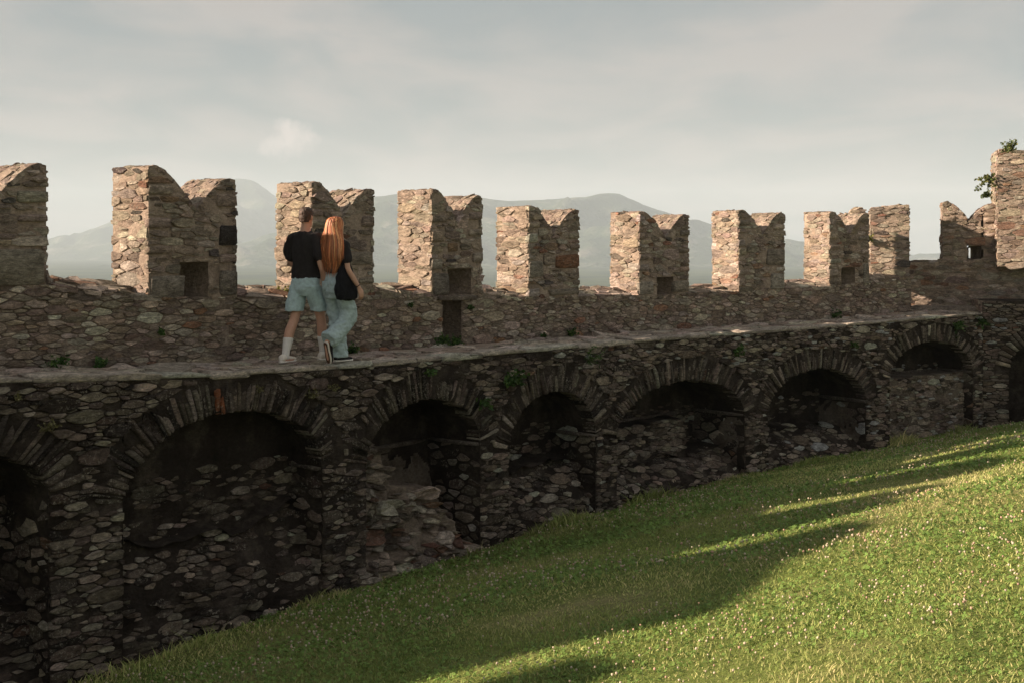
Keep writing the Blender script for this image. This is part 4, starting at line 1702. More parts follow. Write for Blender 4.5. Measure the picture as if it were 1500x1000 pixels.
def head_pieces(c, turn=0.0, sc=1.0):
    """skull, jaw, nose, lips, brow and ears; faces +Y turned by turn"""
    ct, st = math.cos(turn), math.sin(turn)

    def L(x, y, z):
        return (c[0] + (ct * x - st * y) * sc, c[1] + (st * x + ct * y) * sc, c[2] + z * sc)
    out = []
    secs = []
    for z, rx, ry, oy in ((-.118, .030, .030, .050), (-.105, .048, .050, .040), (-.08, .058, .068, .024), (-.045, .066, .085, .008), (0, .073, .095, 0), (.04, .077, .099, -.004), (.075, .072, .092, -.008), (.10, .055, .072, -.010), (.117, .030, .040, -.010)):
        cc = L(0, oy, z)
        secs.append((cc, Vector((ct * rx, st * rx, 0)) * sc, Vector((-st * ry, ct * ry, 0)) * sc))
    out.append(ring_mesh(secs, 22))
    out.append(limb([L(0, .088, .012), L(0, .105, -.018), L(0, .112, -.034)], [.008 * sc, .011 * sc, .014 * sc], 10))
    out.append(limb([L(-.022, .080, -.067), L(0, .089, -.065), L(.022, .080, -.067)], [.006 * sc, .009 * sc, .006 * sc], 8))
    out.append(limb([L(-.05, .078, .022), L(0, .094, .024), L(.05, .078, .022)], [.007 * sc, .009 * sc, .007 * sc], 8))
    for s in (-1, 1):
        out.append(limb([L(s * .071, -.012, .018), L(s * .083, -.022, .012), L(s * .080, -.014, -.018), L(s * .070, -.006, -.034)], [.009 * sc, .012 * sc, .010 * sc, .006 * sc], 8))
    return out, L


def shoe(toe_dir, heel, up, length, width, height, parent, xf, mat_up, mat_sole, lace_mat, thick=.028, sole_face=None):
    """trainer: upper with collar and toe box, separate sole, tongue and laces"""
    y = Vector(toe_dir).normalized()
    z = Vector(up).normalized()
    x = y.cross(z).normalized()
    h = Vector(heel)
    sec = []
    for k, wd, lo, hi in ((0.0, .55, .012, .62), (.04, .78, .005, .92), (.14, .86, .004, 1.0), (.30, .84, .004, .96), (.44, .90, .004, .74), (.60, 1.0, .004, .58), (.78, 1.0, .004, .47), (.92, .78, .004, .36), (1.0, .36, .012, .22)):
        a, b = thick * .6 + lo, thick + hi * height
        cc = h + y * (k * length) + z * ((a + b) / 2)
        sec.append((cc, x * (wd * width / 2), z * ((b - a) / 2)))
    up_o = fuse('sneaker', [ring_mesh(sec, 18)], .006, mat_up, parent, xf, 3)
    ss = []
    for k, wd in ((-.015, .45), (.02, .74), (.12, .88), (.3, .86), (.45, .90), (.62, 1.03), (.78, 1.04), (.92, .82), (1.0, .5), (1.015, .3)):
        cc = h + y * (k * length) + z * (thick * .5)
        ss.append((cc, x * (wd * width / 2 * 1.04), z * (thick * .5)))
    pv, pf = ring_mesh(ss, 16)
    # square the sole section
    pv = [v for v in pv]
    make('sole', xf(pv), pf, mat_sole, up_o)
    if sole_face:
        s2 = []
        for k, wd in ((.02, .5), (.1, .72), (.3, .68), (.45, .72), (.62, .86), (.78, .86), (.92, .62), (.98, .3)):
            cc = h + y * (k * length) + z * (-.001)
            s2.append((cc, x * (wd * width / 2), z * .004))
        pv, pf = ring_mesh(s2, 12)
        make('tread', xf(pv), pf, sole_face, up_o)
    lc = []
    for i in range(4):
        k = .40 + i * .075
        b = h + y * (k * length) + z * (thick + height * (.80 - .11 * i))
        lc.append(limb([b - x * width * .26 - z * .012, b + z * .004, b + x * width * .26 - z * .012], [.004, .0045, .004], 6))
    V, fs = [], []
    for pv, pf in lc:
        n0 = len(V)
        V += [tuple(v) for v in pv]
        fs += [tuple(i + n0 for i in f) for f in pf]
    make('laces', xf(V), fs, lace_mat, up_o)
    return up_o


def folds(freq, amp, seed, zs=1.0):
    def f(x, y, z):
        return amp * mnoise.fractal(Vector((x * freq + seed, y * freq, z * freq * zs)), 1.0, 2.0, 3)
    return f


def build_man():
    gx, gy = -2.47, 14.70
    loc = (gx, gy, float(zwalk(1.6)) + .004)
    xf = xform(loc, R(-27))
    o = empty('person', loc, None, 'man in a black t-shirt, pale blue shorts and white socks walking away on the walkway', 'person')
    hz = 1.71
    head, L = head_pieces((0, .015, hz), R(10))
    b = list(head)
    b.append(zloft([(0, 0, .86, .12, .10), (0, -.005, .92, .165, .118), (0, -.005, 1.0, .158, .112), (0, .0, 1.10, .145, .102), (0, .0, 1.22, .160, .108), (0, .0, 1.34, .180, .115), (0, -.005, 1.43, .185, .10),
                    (0, -.008, 1.49, .150, .078), (0, -.005, 1.525, .085, .066), (0, .0, 1.56, .060, .060), (0, .008, 1.62, .056, .058), (0, .012, 1.66, .052, .056)]))
    armL = [(-.165, -.005, 1.455), (-.225, .0, 1.33), (-.240, .035, 1.20), (-.205, .13, 1.09), (-.165, .22, 1.01)]
    armR = [(.165, -.005, 1.455), (.222, -.02, 1.33), (.245, -.04, 1.19), (.262, .0, 1.07), (.270, .045, .965)]
    ar = [.056, .050, .041, .041, .028]
    b.append(limb(armL, ar))
    b.append(limb(armR, ar))
    b += hand(armL[-1], (.1, .45, -.85), (.9, .1, .2), (.2, .8, .4))
    b += hand(armR[-1], (.02, .12, -1), (-1, .1, 0), (.1, 1, .1))
    legL = [(-.088, 0, .93), (-.095, -.03, .72), (-.098, -.085, .515), (-.100, -.185, .34), (-.098, -.262, .09)]
    legR = [(.088, 0, .93), (.098, .085, .72), (.102, .165, .515), (.098, .20, .34), (.092, .232, .09)]
    for p in (legL, legR):
        b.append(limb(p, [.088, .076, .057, .060, .038]))
        a = Vector(p[-1])
        b.append(limb([a, a + Vector((0, -.02, -.045)), a + Vector((0, .12, -.055))], [.036, .036, .032]))
    fuse('body', b, .0062, M['skin'], o, xf, 3)
    # hair: short back and sides
    hs = []
    secs = []
    ht = R(10)
    for z, rx, ry, oy in ((-.052, .052, .040, -.052), (-.02, .069, .066, -.036), (.015, .078, .088, -.018), (.05, .083, .100, -.007), (.083, .080, .098, -.004), (.110, .064, .080, -.004), (.128, .036, .046, -.004)):
        c = L(0, oy, z)
        secs.append((c, (math.cos(ht) * rx, math.sin(ht) * rx, 0), (-math.sin(ht) * ry, math.cos(ht) * ry, 0)))
    hs.append(ring_mesh(secs, 22))
    fuse('hair', hs, .006, M['brown_hair'], o, xf, 2, folds(48, .0065, 2, .6))
    for s in (-1, 1):
        pv, pf = ellipsoid(L(s * .031, .0835, .002), (.011, .009, .009), 10, 6)
        make('eye', xf(pv), pf, M['eye'], o)
    # t-shirt
    t = [zloft([(0, 0, .985, .186, .136), (0, 0, .995, .188, .138), (0, 0, 1.06, .180, .132), (0, 0, 1.15, .172, .125), (0, 0, 1.25, .176, .126), (0, 0, 1.35, .194, .130), (0, -.003, 1.43, .205, .116), (0, -.006, 1.49, .178, .098), (0, -.006, 1.527, .112, .086), (0, -.004, 1.547, .078, .076)])]
    for p, s in ((armL, -1), (armR, 1)):
        e = Vector(p[2])
        a0, m = Vector(p[0]) + Vector((-s * .035, 0, -.01)), Vector(p[1])
        q = m + (e - m) * .50
        t.append(limb([a0, Vector(p[0]) + Vector((0, 0, -.008)), m, q], [.084, .086, .082, .080], 18))
    fuse('t_shirt', t, .008, M['black_cloth'], o, xf, 3, folds(12, .012, 5, .45))
    # shorts
    sh = [zloft([(0, -.005, .78, .13, .11), (0, -.008, .86, .185, .140), (0, -.006, .94, .182, .136), (0, -.003, 1.0, .172, .128)])]
    for p, s in ((legL, -1), (legR, 1)):
        a, k = Vector(p[0]), Vector(p[2])
        e = a + (k - a) * .80 + Vector((s * .012, 0, 0))
        sh.append(ring_mesh([((a.x + s * .005, a.y - .008, .90), (.094, 0, 0), (0, .130, 0)), (a + (k - a) * .35 + Vector((s * .012, -.004, 0)), (.104, 0, 0), (0, .128, 0)), (e + Vector((0, 0, .03)), (.110, 0, 0), (0, .124, 0)), (e, (.111, 0, 0), (0, .125, 0))], 20))
    so = fuse('shorts', sh, .008, M['shorts_cloth'], o, xf, 3, folds(11, .013, 8, .6))
    for p, s in ((legL, -1), (legR, 1)):
        a, m = Vector(p[-1]), Vector(p[-2])
        up = (m - a).normalized()
        pv, pf = limb([a + Vector((0, .0, -.02)), a + up * .05, a + up * .12, a + up * .185], [.046, .047, .055, .062])
        make('sock', xf(pv), pf, M['white_knit'], o)
    shoe((-.10, 1, 0), (legL[-1][0], legL[-1][1] - .085, 0), (0, 0, 1), .305, .108, .078, o, xf, M['white_leather'], M['sole_white'], M['sole_white'])
    shoe((.25, 1, 0), (legR[-1][0], legR[-1][1] - .085, 0), (0, 0, 1), .305, .108, .078, o, xf, M['white_leather'], M['sole_white'], M['sole_white'])


def build_woman():
    gx, gy = -2.075, 14.55
    loc = (gx, gy, float(zwalk(1.75)) + .004)
    rz = R(-36)
    xf = xform(loc, rz)
    o = empty('person', loc, None, 'woman with long copper hair, black top and loose pale jeans beside the man', 'person')
    head, L = head_pieces((-.02, .03, 1.605), R(12), .95)
    b = list(head)
    b.append(zloft([(0, 0, .84, .12, .10), (0, -.01, .90, .170, .120), (0, -.005, .98, .150, .105), (0, 0, 1.06, .122, .088), (0, 0, 1.16, .128, .090), (0, .005, 1.27, .148, .104), (0, 0, 1.36, .150, .085), (0, -.004, 1.405, .115, .065), (-.005, 0, 1.435, .062, .055),
                    (-.008, .008, 1.47, .048, .050), (-.014, .018, 1.52, .046, .048), (-.018, .025, 1.56, .044, .046)]))
    armR = [(.138, -.005, 1.372), (.185, -.02, 1.26), (.212, -.035, 1.12), (.250, .02, 1.0), (.292, .075, .885)]
    armL = [(-.138, -.005, 1.372), (-.190, -.02, 1.26), (-.215, -.03, 1.12), (-.215, .0, 1.0), (-.205, .04, .89)]
    ar = [.043, .038, .032, .032, .022]
    b.append(limb(armL, ar))
    b.append(limb(armR, ar))
    b += hand(armR[-1], (.16, .25, -1), (-.9, .1, -.1), (.1, 1, .2), .92)
    b += hand(armL[-1], (.0, .10, -1), (.9, .0, 0), (.1, 1, .1), .92)
    legL = [(-.080, 0, .90), (-.085, .085, .69), (-.086, .125, .49), (-.080, .115, .29), (-.072, .115, .09)]
    legR = [(.080, 0, .90), (.088, .085, .71), (.090, .120, .53), (.080, -.045, .40), (.066, -.195, .275)]
    for p in (legL, legR):
        b.append(limb(p, [.080, .060, .036, .036, .028]))
    b.append(limb([(-.072, .115, .09), (-.072, .095, .045), (-.072, .24, .035)], [.034, .032, .026]))
    b.append(limb([(.066, -.195, .275), (.064, -.225, .25), (.060, -.20, .10), (.060, -.18, .045)], [.034, .032, .028, .022]))
    fuse('body', b, .0062, M['skin'], o, xf, 3)
    for s in (-1, 1):
        pv, pf = ellipsoid(L(s * .031, .0835, .002), (.011, .009, .009), 10, 6)
        make('eye', xf(pv), pf, M['eye'], o)
    # top
    t = [zloft([(0, 0, 1.06, .150, .115), (0, 0, 1.07, .150, .115), (0, 0, 1.15, .145, .108), (0, .004, 1.26, .160, .118), (0, .0, 1.35, .165, .098), (0, -.004, 1.40, .130, .078), (0, -.004, 1.428, .082, .066)])]
    for p, s in ((armL, -1), (armR, 1)):
        a0, m, e = Vector(p[0]) + Vector((-s * .03, 0, 0)), Vector(p[1]), Vector(p[2])
        q = m + (e - m) * .30
        t.append(limb([a0, Vector(p[0]), m, q], [.066, .066, .060, .058]))
    fuse('top', t, .008, M['black_cloth'], o, xf, 3, folds(14, .010, 15, .45))
    # jeans
    j = [zloft([(0, -.005, .76, .13, .11), (0, -.012, .84, .178, .136), (0, -.010, .92, .176, .132), (0, -.004, 1.0, .150, .112), (0, 0, 1.07, .136, .100), (0, 0, 1.085, .136, .100)])]
    a = legL
    j.append(ring_mesh([((-.088, -.01, .88), (.092, 0, 0), (0, .128, 0)), ((-.094, .06, .70), (.094, 0, 0), (0, .118, 0)), ((-.094, .105, .50), (.096, 0, 0), (0, .112, 0)), ((-.090, .105, .28), (.104, 0, 0), (0, .118, 0)), ((-.084, .105, .075), (.112, 0, 0), (0, .126, 0)), ((-.084, .105, .06), (.112, 0, 0), (0, .126, 0))], 22))
    j.append(ring_mesh([((.088, -.01, .88), (.092, 0, 0), (0, .128, 0)), ((.096, .06, .71), (.094, 0, 0), (0, .116, .0)), ((.098, .098, .60), (.096, 0, 0), (0, .110, -.012)), ((.097, .088, .525), (.097, 0, 0), (0, .104, -.045)), ((.090, .0, .44), (.098, 0, 0), (0, .064, -.084)),
                        ((.080, -.115, .345), (.102, 0, 0), (0, .062, -.092)), ((.072, -.205, .280), (.106, 0, 0), (0, .066, -.094)), ((.071, -.215, .273), (.106, 0, 0), (0, .066, -.094))], 22))
    jo = fuse('jeans', j, .008, M['jeans_cloth'], o, xf, 3, lambda x, y, z: .017 * mnoise.fractal(Vector((x * 9 + 3, y * 9, z * 15)), 1.0, 2.0, 3) * min(1, max(.35, (1.0 - z) * 2)))
    for sx in (-.075, .07):
        pk = [((sx, -.130, zz), (dx, .012 * (1 if sx > 0 else -1), 0), (0, .007, 0)) for zz, dx in ((.965, .05), (.93, .053), (.88, .052), (.845, .034))]
        pv, pf = ring_mesh(pk, 12)
        make('back_pocket', xf(pv), pf, M['jeans_cloth'], jo)
    pv, pf = ring_mesh([((0, 0, zz), (.140 + e, 0, 0), (0, .104 + e, 0)) for zz, e in ((1.045, .0), (1.048, .006), (1.084, .005), (1.087, .0))], 26)
    make('waistband', xf(pv), pf, M['jeans_cloth'], jo)
    # shoes
    shoe((.12, 1, 0), (-.072, .115 - .075, 0), (0, 0, 1), .265, .094, .066, o, xf, M['black_canvas'], M['sole_white'], M['sole_white'])
    shoe((-.03, .27, -1), (.062, -.258, .262), (.10, .95, .26), .262, .094, .066, o, xf, M['black_canvas'], M['sole_white'], M['sole_white'], sole_face=M['sole_brown'])
    # bracelet
    w = Vector(armR[-1]) + (Vector(armR[-2]) - Vector(armR[-1])).normalized() * .03
    d = (Vector(armR[-2]) - Vector(armR[-1])).normalized()
    ax = d.cross(Vector((0, 1, 0))).normalized()
    ay = d.cross(ax)
    pv, pf = ring_mesh([(w + d * k, ax * r, ay * r) for k, r in ((-.005, .024), (-.003, .0275), (.003, .0275), (.005, .024))], 16)
    make('bracelet', xf(pv), pf, M['thread'], o)
    # hair
    S = Soup()
    shell = [(1.728, -.004, .028, .030), (1.715, -.008, .060, .062), (1.685, -.015, .086, .092), (1.64, -.022, .094, .100), (1.585, -.034, .096, .092), (1.52, -.048, .126, .078), (1.44, -.074, .168, .060), (1.36, -.100, .188, .046),
             (1.26, -.114, .188, .034), (1.21, -.114, .170, .024), (1.17, -.112, .13, .012)]
    cx_ = lambda z: -.02 - .01 * (1.7 - z) / .6
    secs = [((cx_(z), .012 + y, z), (rx, 0, 0), (0, ry, 0)) for z, y, rx, ry in shell]
    pv, pf = ring_mesh(secs, 40)
    pv = [v + Vector((mnoise.noise(Vector((v.x * 50, v.y * 20, v.z * 2))) * .007, mnoise.noise(Vector((v.x * 45, 3, v.z * 2))) * .007, 0)) for v in pv]
    # leave the face free: pull the front of the shell back behind the hairline
    q = []
    for v in pv:
        if v.y > .045 and v.z < 1.665:
            v = Vector((v.x, .03 + (v.y - .045) * .1, v.z))
        q.append(v)
    S.add(xf(q), pf, (.22, .065, .024))
    r_ = np.random.default_rng(3)
    zs = np.array([s[0] for s in shell])[::-1]
    ys = np.array([s[1] for s in shell])[::-1]
    rx = np.maximum(np.array([s[2] for s in shell])[::-1], .03)
    rx[:3] = (.160, .182, .192)
    ry = np.array([s[3] for s in shell])[::-1]
    for i in range(640):
        if i % 8 == 0:
            ca, cz, cd, cf = r_.uniform(math.pi * .92, math.pi * 2.08), r_.uniform(.99, 1.17), r_.normal(0, .16), r_.normal(0, .02)
            ctone = r_.choice([.55, .8, 1.0, 1.15, 1.35])
        a = ca + r_.normal(0, .05)
        zend = cz + r_.uniform(0, .07) + .10 * abs(math.cos(a)) ** 2 * r_.uniform(.3, 1)
        z0 = r_.uniform(1.60, 1.722)
        ofs = r_.uniform(.0, .014)
        wd = r_.uniform(.0025, .0065)
        n = 12
        drift = cd + r_.normal(0, .04)
        fly = cf + r_.normal(0, .010)
        wav, ph = r_.uniform(.002, .009), r_.uniform(0, 1.5)
        P = []
        for k in range(n):
            t = k / (n - 1)
            z = z0 + (zend - z0) * t
            aa = a + drift * t
            X = wav * math.sin(z * 23 + ph) * t + cx_(z) + (np.interp(z, zs, rx) + ofs) * math.cos(aa) + fly * t * t
            Y = .012 + np.interp(z, zs, ys) + (np.interp(z, zs, ry) + ofs) * math.sin(aa)
            P.append((X * (1 - .35 * max(0, (1.2 - z) / .2)), Y, z))
        P = np.array(P)
        tang = np.array([-math.sin(a), math.cos(a), 0])
        nrm = np.array([math.cos(a), math.sin(a), 0])
        V = []
        for k in range(n):
            t = k / (n - 1)
            ww = wd * (1 - .85 * t ** 3)
            V += [P[k] - tang * ww, P[k] + nrm * ww * .6, P[k] + tang * ww]
        fs = []
        for k in range(n - 1):
            for j in (0, 1):
                fs.append((k * 3 + j, k * 3 + j + 1, k * 3 + 4 + j, k * 3 + 3 + j))
        base = np.array((.50, .165, .06)) if r_.uniform() < .55 else (np.array((.28, .078, .028)) if r_.uniform() < .55 else np.array((.68, .30, .13)))
        S.add(xf(V), fs, np.clip(base * ctone * r_.uniform(.85, 1.15), 0, .8))
    # a lock falling forward over the left shoulder
    for i in range(40):
        x0 = r_.uniform(-.115, -.09)
        P = [(-.085 + r_.normal(0, .008), -.02 + r_.normal(0, .01), 1.60), (x0, -.03, 1.50), (-.155 + r_.normal(0, .012), -.02, 1.38), (-.165 + r_.normal(0, .015), -.03, 1.27), (-.150 + r_.normal(0, .015), -.04, r_.uniform(1.12, 1.2))]
        pv, pf = limb(P, [.004, .005, .005, .004, .0015], 5)
        S.add(xf(pv), pf, np.array((.42, .125, .042)) * r_.uniform(.75, 1.25))
    S.build('hair', M['copper_hair'], o)
    # the bag on her right shoulder
    bl = xf([(.215, -.10, .80)])[0]
    bag = empty('shoulder_bag', bl, None, 'black cloth tote bag hanging from the shoulder of the woman', 'bag')
    bs = []
    for z, ry, rx, oy in ((.745, .150, .030, -.045), (.76, .175, .052, -.045), (.82, .182, .060, -.045), (.92, .172, .056, -.045), (1.02, .150, .046, -.040), (1.10, .118, .032, -.03), (1.15, .090, .018, -.022)):
        bs.append(((.205 - (z - .75) * .10, oy, z), (rx, 0, 0), (0, ry, 0)))
    fuse('bag_body', [ring_mesh(bs, 22)], .008, M['bag_cloth'], bag, xf, 3, folds(10, .02, 31, .6))
    for yy in (-.10, .04):
        pv, pf = limb([(.178, yy, 1.12), (.172, yy * .55 - .01, 1.26), (.155, yy * .2 - .012, 1.395), (.118, yy * .1 - .01, 1.432), (.105, .06, 1.36)] if yy < 0 else [(.178, yy, 1.12), (.172, yy * .7, 1.26), (.155, yy * .4, 1.395), (.120, .0, 1.436), (.10, .07, 1.35)], [.012, .012, .012, .012, .010], 8, .4)
        make('strap', xf(pv), pf, M['bag_cloth'], bag)


build_man()
build_woman()


# ------------------------------------------------------------------ plants in the masonry
def wall_plant(P, nrm, size, n, label, hang=.0, cols=((.06, .12, .03), (.10, .16, .045), (.04, .085, .022)), leaf=(.035, .016), name='wall_plant', spread=1.0, seed=0, cat='plant', group='weeds growing from the masonry joints'):
    r_ = np.random.default_rng(seed)
    S = Soup()
    nr = Vector(nrm).normalized()
    for i in range(n):
        d = Vector((r_.normal(0, .7 * spread), r_.normal(0, .7 * spread), r_.uniform(-.2, 1.2) - hang)) + nr * r_.uniform(.2, .9)
        d.normalize()
        ln = size * r_.uniform(.35, 1.0)
        p0 = Vector(P)
        pts = []
        for k in range(5):
            t = k / 4
            pts.append(p0 + d * ln * t + Vector((0, 0, -hang * ln * t * t * .8)))
        side = d.cross(Vector((r_.normal(), r_.normal(), r_.normal()))).normalized()
        V = []
        for k, p in enumerate(pts):
            V += [tuple(p - side * .0025), tuple(p + side * .0025)]
        c = np.array(cols[int(r_.integers(len(cols)))]) * r_.uniform(.75, 1.3)
        S.add(V, [(2 * k, 2 * k + 1, 2 * k + 3, 2 * k + 2) for k in range(4)], c * .8)
        for q in range(int(3 + ln * 60)):
            t = r_.uniform(.2, 1.0)
            p = p0 + d * ln * t + Vector((0, 0, -hang * ln * t * t * .8))
            a = Vector((r_.normal(), r_.normal(), r_.normal() * .6)).normalized()
            bb = a.cross(Vector((r_.normal(), r_.normal(), r_.normal()))).normalized()
            l, w = leaf[0] * r_.uniform(.6, 1.3), leaf[1] * r_.uniform(.7, 1.3)
            V = [p, p + a * l * .5 + bb * w, p + a * l, p + a * l * .5 - bb * w]
            S.add([tuple(v) for v in V], [(0, 1, 2, 3)], np.array(cols[int(r_.integers(len(cols)))]) * r_.uniform(.7, 1.4))
    o = S.build(name, M['leaf'], None, smooth=False, origin=P)
    tag(o, label, cat, group)
    return o


def build_plants():
    def on_arc(px, py):
        s, y = C1.find(px, W + .05)
        x, yy, t = [float(q) for q in C1.at(s)]
        p = C1.map(np.array([s]), W + .04, (HY - py) / F * y)[0]
        return p, (math.sin(t), -math.cos(t), 0)
    G = ((.05, .11, .025), (.09, .15, .035), (.035, .075, .018))
    Y = ((.20, .19, .075), (.15, .14, .06), (.12, .10, .05), (.25, .22, .12))
    for i, (px, py, sz, n, hang, cols, lf, lab) in enumerate([
        (741, 560, .36, 16, .1, G, (.05, .02), 'tall green weed climbing over the walkway edge above the fourth arch'),
        (706, 590, .17, 16, .2, G, (.04, .02), 'green weed in the spandrel between the third and fourth arches'),
        (862, 528, .30, 8, .0, G, (.09, .007), 'grassy blades sprouting from the wall right above the fourth arch'),
        (458, 582, .15, 26, .0, Y, (.02, .012), 'yellowish dry sedum cushion on the wall, right of the orange arch stone'),
        (487, 570, .12, 22, .0, Y, (.02, .012), 'small yellowish cushion plant just below the feet of the woman'),
        (381, 572, .09, 16, .0, Y, (.02, .012), 'tiny yellowish cushion plant above the large second arch'),
        (68, 628, .16, 26, .0, Y, (.02, .012), 'dry yellowish sedum cushion between the first two arches'),
        (25, 585, .10, 14, .0, Y, (.02, .012), 'small dry cushion plant at the left edge of the wall'),
        (627, 546, .17, 10, .1, G, (.04, .018), 'small green weed above the crown of the third arch'),
        (1077, 516, .24, 14, .1, G, (.05, .022), 'green weed under the walkway edge above the fifth arch'),
        (1252, 505, .14, 10, .2, G, (.045, .02), 'green weed above the sixth arch'),
        (1400, 477, .26, 16, .3, G, (.06, .025), 'leafy weed on the wall above the last arch'),
        (1438, 470, .22, 14, .4, G, (.06, .025), 'leafy weed hanging at the wall corner'),
        (560, 480, .0, 0, .1, G, (.05, .02), ''),
    ]):
        if not n:
            continue
        p, nr = on_arc(px, py)
        wall_plant(p, nr, sz, n, lab, hang, cols, lf, seed=300 + i)
    # along the foot of the parapet
    for i, (px, sz, n, lab) in enumerate([(645, .20, 22, 'leafy weed at the parapet foot under the slot'), (515, .15, 18, 'weed at the parapet foot right of the woman'), (664, .15, 14, 'weed at the parapet foot just right of the slot'),
                                          (835, .17, 14, 'weed at the foot of the fifth merlon'), (1222, .22, 18, 'weed at the parapet foot below the last swallow-tail'), (795, .10, 8, 'tiny weed on the walkway, left of the fifth merlon foot'),
                                          (85, .16, 16, 'weed against the parapet foot near the left edge'), (145, .12, 10, 'small weed against the parapet between the first two merlons')]):
        s, y = C1.find(px, .05)
        x, yy, t = [float(q) for q in C1.at(s)]
        p = C1.map(np.array([s]), .05, float(zwalk(s)) + .0)[0]
        wall_plant(p, (math.sin(t), -math.cos(t), .5), sz, n, lab, 0, G, (.045, .018), seed=340 + i)
    # parapet face weeds
    for i, (px, z, lab) in enumerate([(600, -.85, 'weed on the parapet face, left of the slot'), (688, -.92, 'weed on the parapet face, right of the slot'), (235, -.98, 'weed on the parapet face below the second merlon')]):
        s, y = C1.find(px, .03)
        x, yy, t = [float(q) for q in C1.at(s)]
        wall_plant(C1.map(np.array([s]), .03, z)[0], (math.sin(t), -math.cos(t), 0), .10, 12, lab, .1, G, (.035, .016), seed=360 + i)
    # tower
    def P(px, py, Y):
        return ((px - CX) / F * Y, Y, (HY - py) / F * Y)
    wall_plant(P(1480, 222, 26.4), (0, -.4, 1), .30, 30, 'bushy weed growing on top of the tower block', .0, ((.10, .12, .03), (.07, .10, .028), (.15, .15, .05)), (.05, .02), seed=380)
    wall_plant(P(1449, 262, 26.9), (-1, -.4, 0),   .34, 22, 'creeper hanging from the side of the tower block', .5, ((.09, .11, .03), (.06, .09, .025), (.14, .14, .045)), (.055, .026), seed=381)
    wall_plant(P(1446, 285, 26.9), (-1, -.4, 0), .22, 16, 'creeper tuft beside the notch next to the tower', .5, ((.09, .11, .03), (.06, .09, .025)), (.055, .026), seed=382)
    wall_plant(P(1273, 352, 26.7), (-.6, -1, 0), .22, 20, 'yellowish tuft in the gap beside the end-on merlon', .1, ((.20, .20, .05), (.14, .15, .04)), (.05, .022), seed=383)
    wall_plant(P(415, 432, 15.9), (0, -1, .4), .16, 12, 'yellowish weed at the foot of the third merlon, left of the man', .0, ((.19, .17, .05), (.12, .13, .04)), (.04, .018), seed=384)


build_plants()


